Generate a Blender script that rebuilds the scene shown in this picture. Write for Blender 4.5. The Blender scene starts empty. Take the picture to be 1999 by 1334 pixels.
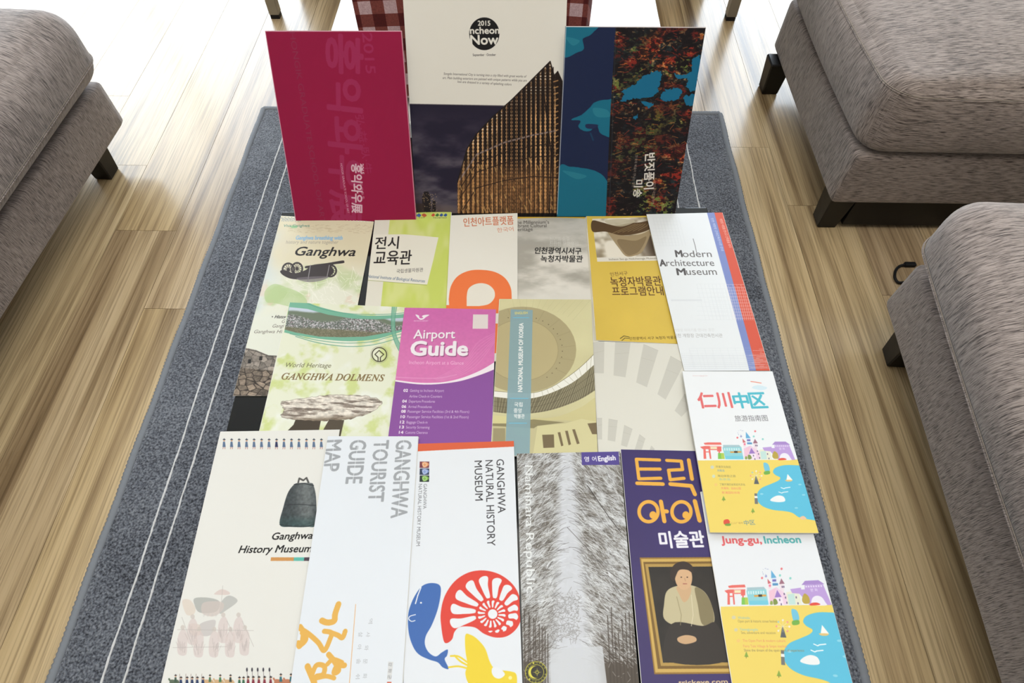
import bpy, bmesh, math, random
import numpy as np
from mathutils import Vector
random.seed(7)
SC = bpy.context.scene
COL = bpy.data.collections.new('room'); SC.collection.children.link(COL)

# ------------------------------------------------------------------ camera, light, exposure
F, CX, CY = 1200.0, 999.5, 667.0          # focal length in pixels of the 1999 x 1334 frame
PITCH = math.atan2(1867.0, F); YAW = math.atan2(40.5, math.hypot(F, 1867.0))
CAMH = 1.0
cd = bpy.data.cameras.new('camera'); cam = bpy.data.objects.new('camera', cd); COL.objects.link(cam)
cd.sensor_width = 36; cd.lens = F / 1999 * 36; cd.clip_start = .01; cd.clip_end = 50
cam.location = (0, 0, CAMH); cam.rotation_euler = (math.pi / 2 - PITCH, 0, YAW)
SC.camera = cam
SC.view_settings.view_transform = 'Standard'; SC.view_settings.look = 'None'
SC.view_settings.gamma = 1; SC.view_settings.use_curve_mapping = False
SC.view_settings.exposure = 0.1
W = bpy.data.worlds.new('daylight'); SC.world = W; W.use_nodes = True
W.node_tree.nodes['Background'].inputs[0].default_value = (.82, .91, 1, 1)
W.node_tree.nodes['Background'].inputs[1].default_value = 3.0

def area(name, loc, rot, sx, sy, power, color):
    l = bpy.data.lights.new(name, 'AREA'); l.shape = 'RECTANGLE'; l.size = sx; l.size_y = sy
    l.energy = power; l.color = color
    o = bpy.data.objects.new(name, l); o.location = loc; o.rotation_euler = rot; COL.objects.link(o); return o
# daylight through the wide balcony window beyond the frame, plus an added overhead fill that stands for no fitting
area('window_daylight', (-.7, 3.36, 1.12), (-math.pi / 2, 0, 0), 5.2, 2.24, 136, (.75, .87, 1))
area('overhead_fill', (0.1, .15, 2.40), (0, 0, 0), 1.6, 1.2, 18, (1, .96, .90))

# ------------------------------------------------------------------ geometry helpers
def ray(px, py):
    cp, sp, cy, sy = math.cos(PITCH), math.sin(PITCH), math.cos(YAW), math.sin(YAW)
    fw = Vector((-sy * cp, cy * cp, -sp)); r = Vector((cy, sy, 0)); u = r.cross(fw)
    return fw + r * ((px - CX) / F) - u * ((py - CY) / F)
def at(px, py, z):
    d = ray(px, py); return Vector((0, 0, CAMH)) + d * ((z - CAMH) / d.z)
def on_plane(px, py, o, n):
    d = ray(px, py); c = Vector((0, 0, CAMH)); return c + d * ((o - c).dot(n) / d.dot(n))

def link(name, me, mat=None, parent=None):
    o = bpy.data.objects.new(name, me); COL.objects.link(o)
    if mat is not None and len(me.materials) == 0: me.materials.append(mat)
    if parent is not None: o.parent = parent
    return o
def mesh(name, verts, faces, mat=None, parent=None, smooth=False):
    me = bpy.data.meshes.new(name); me.from_pydata([tuple(v) for v in verts], [], faces); me.update()
    if smooth: me.polygons.foreach_set('use_smooth', [True] * len(me.polygons))
    return link(name, me, mat, parent)
def bm_obj(name, bm, mat=None, parent=None, smooth=False):
    me = bpy.data.meshes.new(name); bmesh.ops.recalc_face_normals(bm, faces=bm.faces[:]); bm.to_mesh(me); bm.free()
    if smooth: me.polygons.foreach_set('use_smooth', [True] * len(me.polygons))
    return link(name, me, mat, parent)
def box(bm, x0, x1, y0, y1, z0, z1, bev=0.0, seg=2):
    vs = [bm.verts.new((x, y, z)) for x in (x0, x1) for y in (y0, y1) for z in (z0, z1)]
    fs = [(0, 1, 3, 2), (4, 6, 7, 5), (0, 4, 5, 1), (2, 3, 7, 6), (0, 2, 6, 4), (1, 5, 7, 3)]
    faces = [bm.faces.new([vs[i] for i in f]) for f in fs]
    if bev > 0:
        es = list({e for f in faces for e in f.edges})
        bmesh.ops.bevel(bm, geom=es, offset=bev, segments=seg, profile=.5, affect='EDGES')
def box_obj(name, x0, x1, y0, y1, z0, z1, mat, parent=None, bev=0.0, seg=2):
    bm = bmesh.new(); box(bm, x0, x1, y0, y1, z0, z1, bev, seg); return bm_obj(name, bm, mat, parent)
def tube(name, pts, r, mat, parent=None, closed=False, n=8):
    pts = [Vector(p) for p in pts]; N = len(pts); vs, fs = [], []
    for i, p in enumerate(pts):
        a = pts[(i - 1) % N] if (closed or i > 0) else p
        b = pts[(i + 1) % N] if (closed or i < N - 1) else p
        t = (b - a).normalized(); s = t.cross(Vector((0, 0, 1)))
        if s.length < 1e-4: s = Vector((1, 0, 0))
        s.normalize(); u = s.cross(t)
        for k in range(n):
            q = 2 * math.pi * k / n; vs.append(p + s * (r * math.cos(q)) + u * (r * math.sin(q)))
    for i in range(N if closed else N - 1):
        j = (i + 1) % N
        for k in range(n): fs.append((i * n + k, i * n + (k + 1) % n, j * n + (k + 1) % n, j * n + k))
    if not closed: fs += [tuple(range(n))[::-1], tuple((N - 1) * n + k for k in range(n))]
    return mesh(name, vs, fs, mat, parent, True)
def thing(name, label, cat, loc=(0, 0, 0), group=None):
    o = bpy.data.objects.new(name, None); COL.objects.link(o); o.location = loc; o.empty_display_size = .05
    tag(o, label, cat, group); return o
def tag(o, label, cat, group=None):
    o['label'] = label; o['category'] = cat
    if group: o['group'] = group
    return o
def adopt(o, root):            # children are built in world coordinates; the root sits at the thing's base
    o.parent = root; o.location = Vector(o.location) - root.location
    return o

# ------------------------------------------------------------------ materials
def new_mat(name):
    m = bpy.data.materials.new(name); m.use_nodes = True; nt = m.node_tree
    return m, nt, nt.nodes['Principled BSDF']
def N(nt, t, **kw):
    n = nt.nodes.new(t)
    for k, v in kw.items():
        if k.startswith('i_'): n.inputs[int(k[2:])].default_value = v
        else: setattr(n, k, v)
    return n
def lin(c): 
    return tuple(((v / 255) / 12.92 if v / 255 <= .04045 else ((v / 255 + .055) / 1.055) ** 2.4) for v in c) + (1,)
def plain(name, c, rough=.5, spec=.5, metal=0.0):
    m, nt, b = new_mat(name)
    b.inputs['Base Color'].default_value = lin(c); b.inputs['Roughness'].default_value = rough
    b.inputs['Specular IOR Level'].default_value = spec; b.inputs['Metallic'].default_value = metal
    tc = N(nt, 'ShaderNodeTexCoord'); no = N(nt, 'ShaderNodeTexNoise'); no.inputs['Scale'].default_value = 60
    no.inputs['Detail'].default_value = 4
    nt.links.new(tc.outputs['Object'], no.inputs['Vector'])
    mr = N(nt, 'ShaderNodeMapRange'); mr.inputs[3].default_value = max(0, rough - .06); mr.inputs[4].default_value = rough + .06
    nt.links.new(no.outputs[0], mr.inputs[0]); nt.links.new(mr.outputs[0], b.inputs['Roughness'])
    return m
def ramp(nt, stops):
    r = N(nt, 'ShaderNodeValToRGB'); cr = r.color_ramp
    while len(cr.elements) > 1: cr.elements.remove(cr.elements[-1])
    cr.elements[0].position = stops[0][0]; cr.elements[0].color = lin(stops[0][1])
    for p, c in stops[1:]:
        e = cr.elements.new(p); e.color = lin(c)
    return r

def wood_mat():
    m, nt, b = new_mat('oak_laminate'); L = nt.links.new
    tc = N(nt, 'ShaderNodeTexCoord'); oi = N(nt, 'ShaderNodeObjectInfo')
    geo = N(nt, 'ShaderNodeNewGeometry')
    add = N(nt, 'ShaderNodeVectorMath', operation='MULTIPLY_ADD')
    L(oi.outputs['Random'], add.inputs[0]); add.inputs[1].default_value = (37, 53, 11); L(geo.outputs['Position'], add.inputs[2])
    mp = N(nt, 'ShaderNodeMapping'); mp.inputs['Scale'].default_value = (30, 1.0, 1); L(add.outputs[0], mp.inputs[0])
    n1 = N(nt, 'ShaderNodeTexNoise'); n1.inputs['Scale'].default_value = 1.0; n1.inputs['Detail'].default_value = 5; n1.inputs['Distortion'].default_value = .6
    L(mp.outputs[0], n1.inputs['Vector'])
    mp2 = N(nt, 'ShaderNodeMapping'); mp2.inputs['Scale'].default_value = (340, 5, 1); L(add.outputs[0], mp2.inputs[0])
    n2 = N(nt, 'ShaderNodeTexNoise'); n2.inputs['Scale'].default_value = 1.0; n2.inputs['Detail'].default_value = 3; L(mp2.outputs[0], n2.inputs['Vector'])
    r = ramp(nt, [(.26, (120, 100, 74)), (.38, (170, 149, 119)), (.50, (204, 184, 151)), (.64, (218, 199, 167)), (.8, (190, 173, 147))])
    L(n1.outputs[0], r.inputs[0])
    mx = N(nt, 'ShaderNodeMix', data_type='RGBA', blend_type='MULTIPLY'); mx.inputs[0].default_value = .55
    r2 = ramp(nt, [(.34, (158, 148, 134)), (.54, (255, 255, 255))]); L(n2.outputs[0], r2.inputs[0])
    L(r.outputs[0], mx.inputs[6]); L(r2.outputs[0], mx.inputs[7])
    # plank to plank: warm or greyish board
    hs = N(nt, 'ShaderNodeMix', data_type='RGBA', blend_type='MULTIPLY'); hs.inputs[0].default_value = 1
    pr = ramp(nt, [(0, (255, 250, 238)), (.35, (244, 234, 212)), (.6, (232, 224, 216)), (1, (252, 240, 220))])
    L(oi.outputs['Random'], pr.inputs[0]); L(mx.outputs[2], hs.inputs[6]); L(pr.outputs[0], hs.inputs[7])
    L(hs.outputs[2], b.inputs['Base Color'])
    mr = N(nt, 'ShaderNodeMapRange'); mr.inputs[3].default_value = .24; mr.inputs[4].default_value = .34
    L(n1.outputs[0], mr.inputs[0]); L(mr.outputs[0], b.inputs['Roughness'])
    b.inputs['Specular IOR Level'].default_value = .5; b.inputs['Coat Weight'].default_value = .34; b.inputs['Coat Roughness'].default_value = .16
    bu = N(nt, 'ShaderNodeBump'); bu.inputs['Strength'].default_value = .12; bu.inputs['Distance'].default_value = .0006
    L(n2.outputs[0], bu.inputs['Height']); L(bu.outputs[0], b.inputs['Normal'])
    return m

def chenille_mat(name, hi, mid, lo):
    m, nt, b = new_mat(name); L = nt.links.new
    tc = N(nt, 'ShaderNodeTexCoord'); geo = N(nt, 'ShaderNodeNewGeometry')
    wob = N(nt, 'ShaderNodeTexNoise'); wob.inputs['Scale'].default_value = 9; L(tc.outputs['Object'], wob.inputs['Vector'])
    wv = N(nt, 'ShaderNodeVectorMath', operation='MULTIPLY_ADD'); L(wob.outputs['Color'], wv.inputs[0]); wv.inputs[1].default_value = (.006, .006, .006)
    L(tc.outputs['Object'], wv.inputs[2])
    def streak(sc):
        mp = N(nt, 'ShaderNodeMapping'); mp.inputs['Scale'].default_value = sc; L(wv.outputs[0], mp.inputs[0])
        n = N(nt, 'ShaderNodeTexNoise'); n.inputs['Scale'].default_value = 1; n.inputs['Detail'].default_value = 3.5; n.inputs['Roughness'].default_value = .62
        L(mp.outputs[0], n.inputs['Vector']); return n
    a = streak((52, 880, 52)); c = streak((52, 52, 880))
    sp = N(nt, 'ShaderNodeSeparateXYZ'); L(geo.outputs['Normal'], sp.inputs[0])
    ab = N(nt, 'ShaderNodeMath', operation='ABSOLUTE'); L(sp.outputs[1], ab.inputs[0])
    sm = N(nt, 'ShaderNodeMapRange', interpolation_type='SMOOTHSTEP'); sm.inputs[1].default_value = .55; sm.inputs[2].default_value = .8; L(ab.outputs[0], sm.inputs[0])
    mx = N(nt, 'ShaderNodeMix', data_type='FLOAT'); L(sm.outputs[0], mx.inputs[0]); L(a.outputs[0], mx.inputs[2]); L(c.outputs[0], mx.inputs[3])
    big = N(nt, 'ShaderNodeTexNoise'); big.inputs['Scale'].default_value = 5; big.inputs['Detail'].default_value = 3; L(tc.outputs['Object'], big.inputs['Vector'])
    ad = N(nt, 'ShaderNodeMath', operation='MULTIPLY_ADD'); L(big.outputs[0], ad.inputs[0]); ad.inputs[1].default_value = .16; 
    sb = N(nt, 'ShaderNodeMath', operation='SUBTRACT'); L(mx.outputs[0], sb.inputs[0]); sb.inputs[1].default_value = .08; L(sb.outputs[0], ad.inputs[2])
    r = ramp(nt, [(.36, lo), (.46, mid), (.58, hi)]); L(ad.outputs[0], r.inputs[0]); L(r.outputs[0], b.inputs['Base Color'])
    b.inputs['Roughness'].default_value = .85; b.inputs['Specular IOR Level'].default_value = .25
    b.inputs['Sheen Weight'].default_value = .35; b.inputs['Sheen Roughness'].default_value = .5
    bu = N(nt, 'ShaderNodeBump'); bu.inputs['Strength'].default_value = .55; bu.inputs['Distance'].default_value = .0015
    L(mx.outputs[0], bu.inputs['Height']); L(bu.outputs[0], b.inputs['Normal'])
    return m

def rug_mat():
    m, nt, b = new_mat('grey_loop_pile'); L = nt.links.new
    tc = N(nt, 'ShaderNodeTexCoord')
    n1 = N(nt, 'ShaderNodeTexNoise'); n1.inputs['Scale'].default_value = 300; n1.inputs['Detail'].default_value = 3; L(tc.outputs['Object'], n1.inputs['Vector'])
    n2 = N(nt, 'ShaderNodeTexNoise'); n2.inputs['Scale'].default_value = 7; n2.inputs['Detail'].default_value = 4; L(tc.outputs['Object'], n2.inputs['Vector'])
    ad = N(nt, 'ShaderNodeMath', operation='MULTIPLY_ADD'); L(n2.outputs[0], ad.inputs[0]); ad.inputs[1].default_value = .25; L(n1.outputs[0], ad.inputs[2])
    r = ramp(nt, [(.42, (40, 42, 48)), (.56, (84, 87, 95)), (.70, (114, 118, 126)), (.85, (142, 146, 152))]); L(ad.outputs[0], r.inputs[0])
    L(r.outputs[0], b.inputs['Base Color']); b.inputs['Roughness'].default_value = .95; b.inputs['Specular IOR Level'].default_value = .1
    b.inputs['Sheen Weight'].default_value = .7; b.inputs['Sheen Roughness'].default_value = .4
    bu = N(nt, 'ShaderNodeBump'); bu.inputs['Strength'].default_value = .9; bu.inputs['Distance'].default_value = .003
    L(n1.outputs[0], bu.inputs['Height']); L(bu.outputs[0], b.inputs['Normal'])
    return m

def plaid_mat():
    m, nt, b = new_mat('plaid_cloth'); L = nt.links.new
    tc = N(nt, 'ShaderNodeTexCoord'); sp = N(nt, 'ShaderNodeSeparateXYZ'); L(tc.outputs['Object'], sp.inputs[0])
    s = N(nt, 'ShaderNodeMath', operation='ADD'); L(sp.outputs[1], s.inputs[0]); L(sp.outputs[2], s.inputs[1])
    def band(src, off):
        ml = N(nt, 'ShaderNodeMath', operation='MULTIPLY_ADD'); L(src, ml.inputs[0]); ml.inputs[1].default_value = 1 / .036; ml.inputs[2].default_value = off
        fr = N(nt, 'ShaderNodeMath', operation='FRACT'); L(ml.outputs[0], fr.inputs[0])
        g = N(nt, 'ShaderNodeMath', operation='GREATER_THAN'); L(fr.outputs[0], g.inputs[0]); g.inputs[1].default_value = .5; return g
    g1 = band(sp.outputs[0], 10.25); g2 = band(s.outputs[0], 10.1)
    sm = N(nt, 'ShaderNodeMath', operation='ADD'); L(g1.outputs[0], sm.inputs[0]); L(g2.outputs[0], sm.inputs[1])
    h = N(nt, 'ShaderNodeMath', operation='MULTIPLY'); L(sm.outputs[0], h.inputs[0]); h.inputs[1].default_value = .5
    r = ramp(nt, [(0, (204, 170, 172)), (.3, (128, 62, 54)), (.7, (84, 14, 12))]); r.color_ramp.interpolation = 'CONSTANT'
    L(h.outputs[0], r.inputs[0])
    no = N(nt, 'ShaderNodeTexNoise'); no.inputs['Scale'].default_value = 500; L(tc.outputs['Object'], no.inputs['Vector'])
    mx = N(nt, 'ShaderNodeMix', data_type='RGBA', blend_type='OVERLAY'); mx.inputs[0].default_value = .5; L(r.outputs[0], mx.inputs[6]); L(no.outputs[0], mx.inputs[7])
    L(mx.outputs[2], b.inputs['Base Color']); b.inputs['Roughness'].default_value = .9
    bu = N(nt, 'ShaderNodeBump'); bu.inputs['Strength'].default_value = .4; bu.inputs['Distance'].default_value = .001; L(no.outputs[0], bu.inputs['Height']); L(bu.outputs[0], b.inputs['Normal'])
    return m

WOOD = wood_mat()
CHEN = chenille_mat('taupe_chenille', (164, 150, 142), (122, 110, 104), (58, 49, 45))
RUG = rug_mat()
PILE_EDGE = plain('grey_binding_yarn', (134, 138, 144), .9, .1)
WHITE_YARN = plain('white_yarn', (225, 225, 225), .9, .1)
LEGM = plain('dark_stained_leg', (12, 9, 8), .45, .4)
BLACK_GLASS = plain('black_glass', (8, 9, 10), .06, .3)
TABLE_FRAME = plain('table_frame', (20, 19, 20), .35, .5)
PAINT = plain('wall_paint', (190, 182, 170), .8, .2)
CEILM = plain('ceiling_paint', (240, 238, 232), .9, .2)
WINFRAME = plain('window_frame_white', (232, 232, 230), .4, .5)
STEEL = plain('satin_steel', (150, 146, 136), .35, .5, .6)
WHITE_TOP = plain('white_lacquer', (246, 246, 244), .16, .8)
PAPER = plain('paper_edge', (222, 220, 214), .6, .3)
BLACKP = plain('black_rubber', (18, 18, 20), .6, .3)
THREAD = plain('seam_thread', (150, 138, 126), .8, .2)
PLAID = plaid_mat()

# ------------------------------------------------------------------ the room
def structure(o): o['kind'] = 'structure'; return o
RX0, RX1, RY0, RY1, RH = -3.6, 2.6, -1.9, 3.2, 2.45
floor = structure(box_obj('floor', RX0, RX1, RY0, RY1, -.06, -.0125, plain('floor_underlay', (60, 48, 36), .9, .1)))
pw = .1353; xa = at(374.6, 380, 0).x
def px_y(y): return at(1000, y, 0).y
joints = {-3: px_y(196), -2: px_y(332), -1: px_y(460), 0: px_y(613), 9: px_y(282), 10: px_y(394), 11: px_y(566)}
i0 = int(math.floor((RX0 - xa) / pw)); i1 = int(math.ceil((RX1 - xa) / pw)); PL = 1.2
plank_cache = {}
for i in range(i0, i1):
    x0 = max(RX0, xa + i * pw); x1 = min(RX1, xa + (i + 1) * pw)
    if x1 - x0 < .01: continue
    j = joints.get(i, (i * .437) % PL)
    y = j - PL * math.ceil((j - RY0) / PL)
    while y < RY1:
        a, b = max(RY0, y), min(RY1, y + PL)
        if b - a > .02:
            key = (round(x1 - x0, 4), round(b - a, 4))
            if key not in plank_cache:
                bm = bmesh.new(); w, l = x1 - x0, b - a
                box(bm, .0004, w - .0004, .0004, l - .0004, -.0125, 0)
                me = bpy.data.meshes.new('plank'); bmesh.ops.recalc_face_normals(bm, faces=bm.faces[:]); bm.to_mesh(me); bm.free(); me.materials.append(WOOD)
                plank_cache[key] = me
            o = link('plank', plank_cache[key], None, floor); o.location = (x0, a, 0)
        y += PL
structure(box_obj('ceiling', RX0, RX1, RY0, RY1, RH, RH + .05, CEILM))
structure(box_obj('wall_left', RX0 - .1, RX0, RY0, RY1, -.06, RH, PAINT))
structure(box_obj('wall_right', RX1, RX1 + .1, RY0, RY1, -.06, RH, PAINT))
structure(box_obj('wall_back', RX0 - .1, RX1 + .1, RY0 - .1, RY0, -.06, RH, PAINT))
wx0, wx1, wz1 = -3.3, 1.9, 2.26
bm = bmesh.new()
box(bm, RX0 - .1, wx0, RY1, RY1 + .1, -.06, RH); box(bm, wx1, RX1 + .1, RY1, RY1 + .1, -.06, RH); box(bm, wx0, wx1, RY1, RY1 + .1, wz1, RH)
structure(bm_obj('wall_front', bm, PAINT))
win = structure(thing('window_1', '', '', (0, RY1, 0))); del win['label']; del win['category']
for n, b_ in (('frame', (wx0, wx1, 0, .05)), ('frame', (wx0, wx1, wz1 - .05, wz1))):
    o = box_obj(n, b_[0], b_[1], RY1 + .01, RY1 + .07, b_[2], b_[3], WINFRAME, None, .004); adopt(o, win)
for k in range(5):
    x = wx0 + .025 + (wx1 - wx0 - .05) * k / 4
    o = box_obj('frame', x - .025, x + .025, RY1 + .01, RY1 + .07, .05, wz1 - .05, WINFRAME, None, .004); adopt(o, win)
for n, (x0, x1, y0, y1) in {'baseboard_left': (RX0, RX0 + .012, RY0, RY1), 'baseboard_right': (RX1 - .012, RX1, RY0, RY1), 'baseboard_back': (RX0, RX1, RY0, RY0 + .012)}.items():
    structure(box_obj(n, x0, x1, y0, y1, 0, .08, WINFRAME, None, .003))

# ------------------------------------------------------------------ rug
def lerp(a, b, t): return a + (b - a) * t
rc = [at(517, 210, .008), at(1406, 213, .008), at(1687, 1334, .008), at(90, 1334, .008)]   # tl tr br bl
RXL = (rc[0].x + rc[3].x) / 2; RXR = (rc[1].x + rc[2].x) / 2; RYT = rc[0].y; RYB = -.35
rug = thing('rug', 'grey short-pile rug with thin white stripes under the coffee table', 'rug', ((RXL + RXR) / 2, (RYT + RYB) / 2, 0))
nx, ny = 90, 140; rng = np.random.default_rng(3)
vs = []; fs = []
for j in range(ny + 1):
    for i in range(nx + 1):
        u, v = i / nx, j / ny
        x = lerp(RXL, RXR, u); y = lerp(RYB, RYT, v)
        wavy = .0012 * math.sin(y * 9 + 1) + .0008 * math.sin(y * 23)
        x += wavy * (1 if i in (0, nx) else 0)
        e = min(u, 1 - u) * (RXR - RXL); e2 = min(v, 1 - v) * (RYT - RYB); h = .009 * min(1, .55 + min(e, e2) / .012)
        vs.append((x, y, h + rng.normal() * .0003))
for j in range(ny):
    for i in range(nx): a = j * (nx + 1) + i; fs.append((a, a + 1, a + nx + 2, a + nx + 1))
o = mesh('pile', vs, fs, RUG, None, True); adopt(o, rug)
# overlocked edge: one bound roll along each side, ridged stitch by stitch
def binding(p0, p1):
    p0, p1 = Vector(p0), Vector(p1); L = (p1 - p0).length; n = int(L / .0035); t = (p1 - p0) / L
    s = t.cross(Vector((0, 0, 1))); vs, fs = [], []; K = 7
    for i in range(n + 1):
        rr = .0048 * (1 + .22 * (i % 2)) + random.uniform(-.0003, .0003); c = p0 + t * (L * i / n) + s * (.0008 * math.sin(i * .11))
        for k in range(K):
            q = 2 * math.pi * k / K; vs.append(c + s * (rr * 1.35 * math.cos(q)) + Vector((0, 0, .0052 + .88 * rr * math.sin(q))))
    for i in range(n):
        for k in range(K): fs.append((i * K + k, i * K + (k + 1) % K, (i + 1) * K + (k + 1) % K, (i + 1) * K + k))
    o = mesh('binding', vs, fs, PILE_EDGE, None, True); adopt(o, rug)
binding((RXL, RYB, 0), (RXL, RYT, 0)); binding((RXR, RYB, 0), (RXR, RYT, 0)); binding((RXL, RYT, 0), (RXR, RYT, 0)); binding((RXL, RYB, 0), (RXR, RYB, 0))
def stripe(x, xt):
    n = 420; vs, fs = [], []; off = 0
    for i in range(n + 1):
        t = i / n; y = lerp(RYB + .005, RYT - .008, t); off = off * .93 + random.uniform(-.0003, .0003)
        xx = lerp(x, xt, t) + off; w = .0017 + random.uniform(-.0004, .0004)
        vs += [(xx - w, y, .0088), (xx - w * .4, y, .0104), (xx + w * .4, y, .0104), (xx + w, y, .0088)]
    for i in range(n):
        for k in range(3): a = i * 4 + k; fs.append((a, a + 1, a + 5, a + 4))
    o = mesh('stripe', vs, fs, WHITE_YARN, None, True); adopt(o, rug)
sx = [at(514.6, 380, .009).x, at(541.4, 380, .009).x, at(1346, 300, .009).x, at(1320, 385, .009).x]
for px in ((514.6, 380), (541.4, 380)):
    a = at(px[0], px[1], .009).x; stripe(a, a)
for a in (at(1344, 300, .009).x, at(1324, 400, .009).x): stripe(a, a)

# ------------------------------------------------------------------ upholstered seats
def rbox(name, x0, x1, y0, y1, z0, z1, r, bulge_top, bulge_side, mat, root, n=26, taper=0.0, lump=.0, rp=.0):
    """a stuffed block: rounded edges, crowned top, swelling sides"""
    bm = bmesh.new(); c = Vector(((x0 + x1) / 2, (y0 + y1) / 2, (z0 + z1) / 2)); h = Vector(((x1 - x0) / 2, (y1 - y0) / 2, (z1 - z0) / 2))
    def P(u, v, w):
        p = Vector((u * h.x, v * h.y, w * h.z)); ex = max(abs(p.x) - (h.x - r), abs(p.y) - (h.y - r), 0); ez = max(abs(p.z) - (h.z - r), 0)
        if ex > 0 and ez > 0:
            m_ = max(ex, ez) / math.hypot(ex, ez)
            for k in range(3):
                if abs(p[k]) > h[k] - r: p[k] = math.copysign(h[k] - r + (abs(p[k]) - (h[k] - r)) * m_, p[k])
        if rp:
            qx, qy = max(-h.x + rp, min(h.x - rp, p.x)), max(-h.y + rp, min(h.y - rp, p.y)); dx, dy = p.x - qx, p.y - qy
            if abs(dx) > 1e-9 and abs(dy) > 1e-9: m_ = max(abs(dx), abs(dy)) / math.hypot(dx, dy); p.x, p.y = qx + dx * m_, qy + dy * m_
        wz = (1 - w * w); s = 1 + taper * w
        p.x *= s; p.y *= s
        p.x += math.copysign(1, u) * bulge_side * wz * (1 - v * v) * abs(u) ** 4 if abs(v) < 1 else 0
        p.y += math.copysign(1, v) * bulge_side * wz * (1 - u * u) * abs(v) ** 4 if abs(u) < 1 else 0
        if w > 0: p.z += bulge_top * (1 - u * u) * (1 - v * v) * w ** 3
        if lump: p.z += lump * w * math.sin(u * 5.1 + 1) * math.cos(v * 4.3 + 2) 
        return c + p
    cache = {}
    def V(u, v, w):
        k = (round(u, 5), round(v, 5), round(w, 5))
        if k not in cache: cache[k] = bm.verts.new(P(*k))
        return cache[k]
    # finer spacing near the edges, where the rounding is
    g = [math.sin((2 * i / n - 1) * math.pi / 2 * .98) / math.sin(math.pi / 2 * .98) for i in range(n + 1)]
    for i in range(n):
        for j in range(n):
            a, b, c_, d_ = g[i], g[i + 1], g[j], g[j + 1]
            for w in (-1, 1):
                for q in (((a, c_, w), (b, c_, w), (b, d_, w), (a, d_, w)), ((a, w, c_), (b, w, c_), (b, w, d_), (a, w, d_)), ((w, a, c_), (w, b, c_), (w, b, d_), (w, a, d_))):
                    vs_ = [V(*t) for t in q]
                    if len(set(vs_)) == 4:
                        try: bm.faces.new(vs_)
                        except ValueError: pass
    o = bm_obj(name, bm, mat, None, True); adopt(o, root); return o
def welt(name, x0, x1, y0, y1, z, r, rad, root, sag=.0, mat=None, bulge=0):
    pts = []; 
    for cx_, cy_, a0 in ((x1 - r, y1 - r, 0), (x0 + r, y1 - r, 90), (x0 + r, y0 + r, 180), (x1 - r, y0 + r, 270)):
        for k in range(9):
            a = math.radians(a0 + k * 11.25); pts.append(Vector((cx_ + r * math.cos(a), cy_ + r * math.sin(a), z)))
    out = []
    for i, p in enumerate(pts):
        q = pts[(i + 1) % len(pts)]; m = max(1, int((q - p).length / .03))
        for k in range(m): out.append(p.lerp(q, k / m))
    xm, ym = (x0 + x1) / 2, (y0 + y1) / 2
    for p in out:
        u, v = (p.x - xm) / ((x1 - x0) / 2), (p.y - ym) / ((y1 - y0) / 2)
        p.z += sag * max(0, 1 - min(abs(u), abs(v)) ** 2)
        p.x += bulge * math.copysign(1, u) * max(0, 1 - v * v) * abs(u) ** 4
        p.y += bulge * math.copysign(1, v) * max(0, 1 - u * u) * abs(v) ** 4
    o = tube(name, out, rad, mat or CHEN, None, True, 6); adopt(o, root); return o
def seat_leg(x, y, root, top=.09, s=.026, flare=.006, dx=0, dy=0):
    bm = bmesh.new(); box(bm, x - s, x + s, y - s, y + s, .0, top, .003, 1)
    for v in bm.verts:
        if v.co.z < top * .5: v.co.x = x + (v.co.x - x) * .78 + dx; v.co.y = y + (v.co.y - y) * .78 + dy
    o = bm_obj('leg', bm, LEGM); adopt(o, root)
def seat(name, label, x0, x1, y0, y1, zb0, zb1, zt, seam, legs, r, bt, bs, pivot, rot, rp=.05, over=.012):
    root = thing(name, label, name, (pivot[0], pivot[1], 0))
    rbox('base', x0, x1, y0, y1, zb0, zb1, .010, 0, .004, CHEN, root, 16, .0, 0, .012)
    X0, X1, Y0, Y1 = x0 - over, x1 + over, y0 - over, y1 + over
    cu = rbox('seat_cushion', X0, X1, Y0, Y1, zb1 + .001, zt, r, bt, bs, CHEN, root, 40, 0, 0, rp)
    w = 2 * (seam - zb1) / (zt - zb1) - 1; out = bs * (1 - w * w) + .0004
    k = max(0, seam - (zt - r)); ins = r - math.sqrt(max(0, r * r - k * k))
    for nm, zz, rad, mt_ in (('piping', seam, .0016, CHEN), ('stitching', seam + .003, .0007, THREAD)):
        o = welt(nm, X0 + ins, X1 - ins, Y0 + ins, Y1 - ins, zz, rp, rad, root, 0, mt_, out); o.parent = cu; o.location = (0, 0, 0)
    for i, (lx, ly) in enumerate(legs): seat_leg(lx, ly, root, zb0 + .002)
    root.rotation_euler.z = math.radians(rot)
    return root
seat('sofa', 'taupe chenille seat at the left edge, alone across the rug from the other two', -1.75, -.908, -.42, 1.175, .085, .19, .355, .243,
     ((-.965, 1.09), (-1.70, 1.09), (-.96, -.37), (-1.70, -.37)), .062, .03, .022, (-.908, 1.175), -2.6, .05, .02)
ott = seat('ottoman', 'taupe chenille seat farther up the right side, its dark front face showing', .640, 1.42, .938, 1.50, .085, .208, .36, .338,
     ((.672, .972), (1.38, .972), (.645, 1.44), (1.38, 1.46)), .032, .045, .018, (.64, .938), 0, .055, .006)
adopt(box_obj('plinth', .70, 1.345, .95, .985, .012, .084, LEGM, None, .002), ott)
seat('sofa', 'taupe chenille seat at the right edge nearest the camera, cord on the floor behind', .672, 1.50, -.45, .688, .085, .198, .355, .245,
     ((.72, .62), (1.45, .62), (.72, -.4), (1.45, -.4)), .062, .03, .022, (.672, .688), -3.6, .05, .02)

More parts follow.
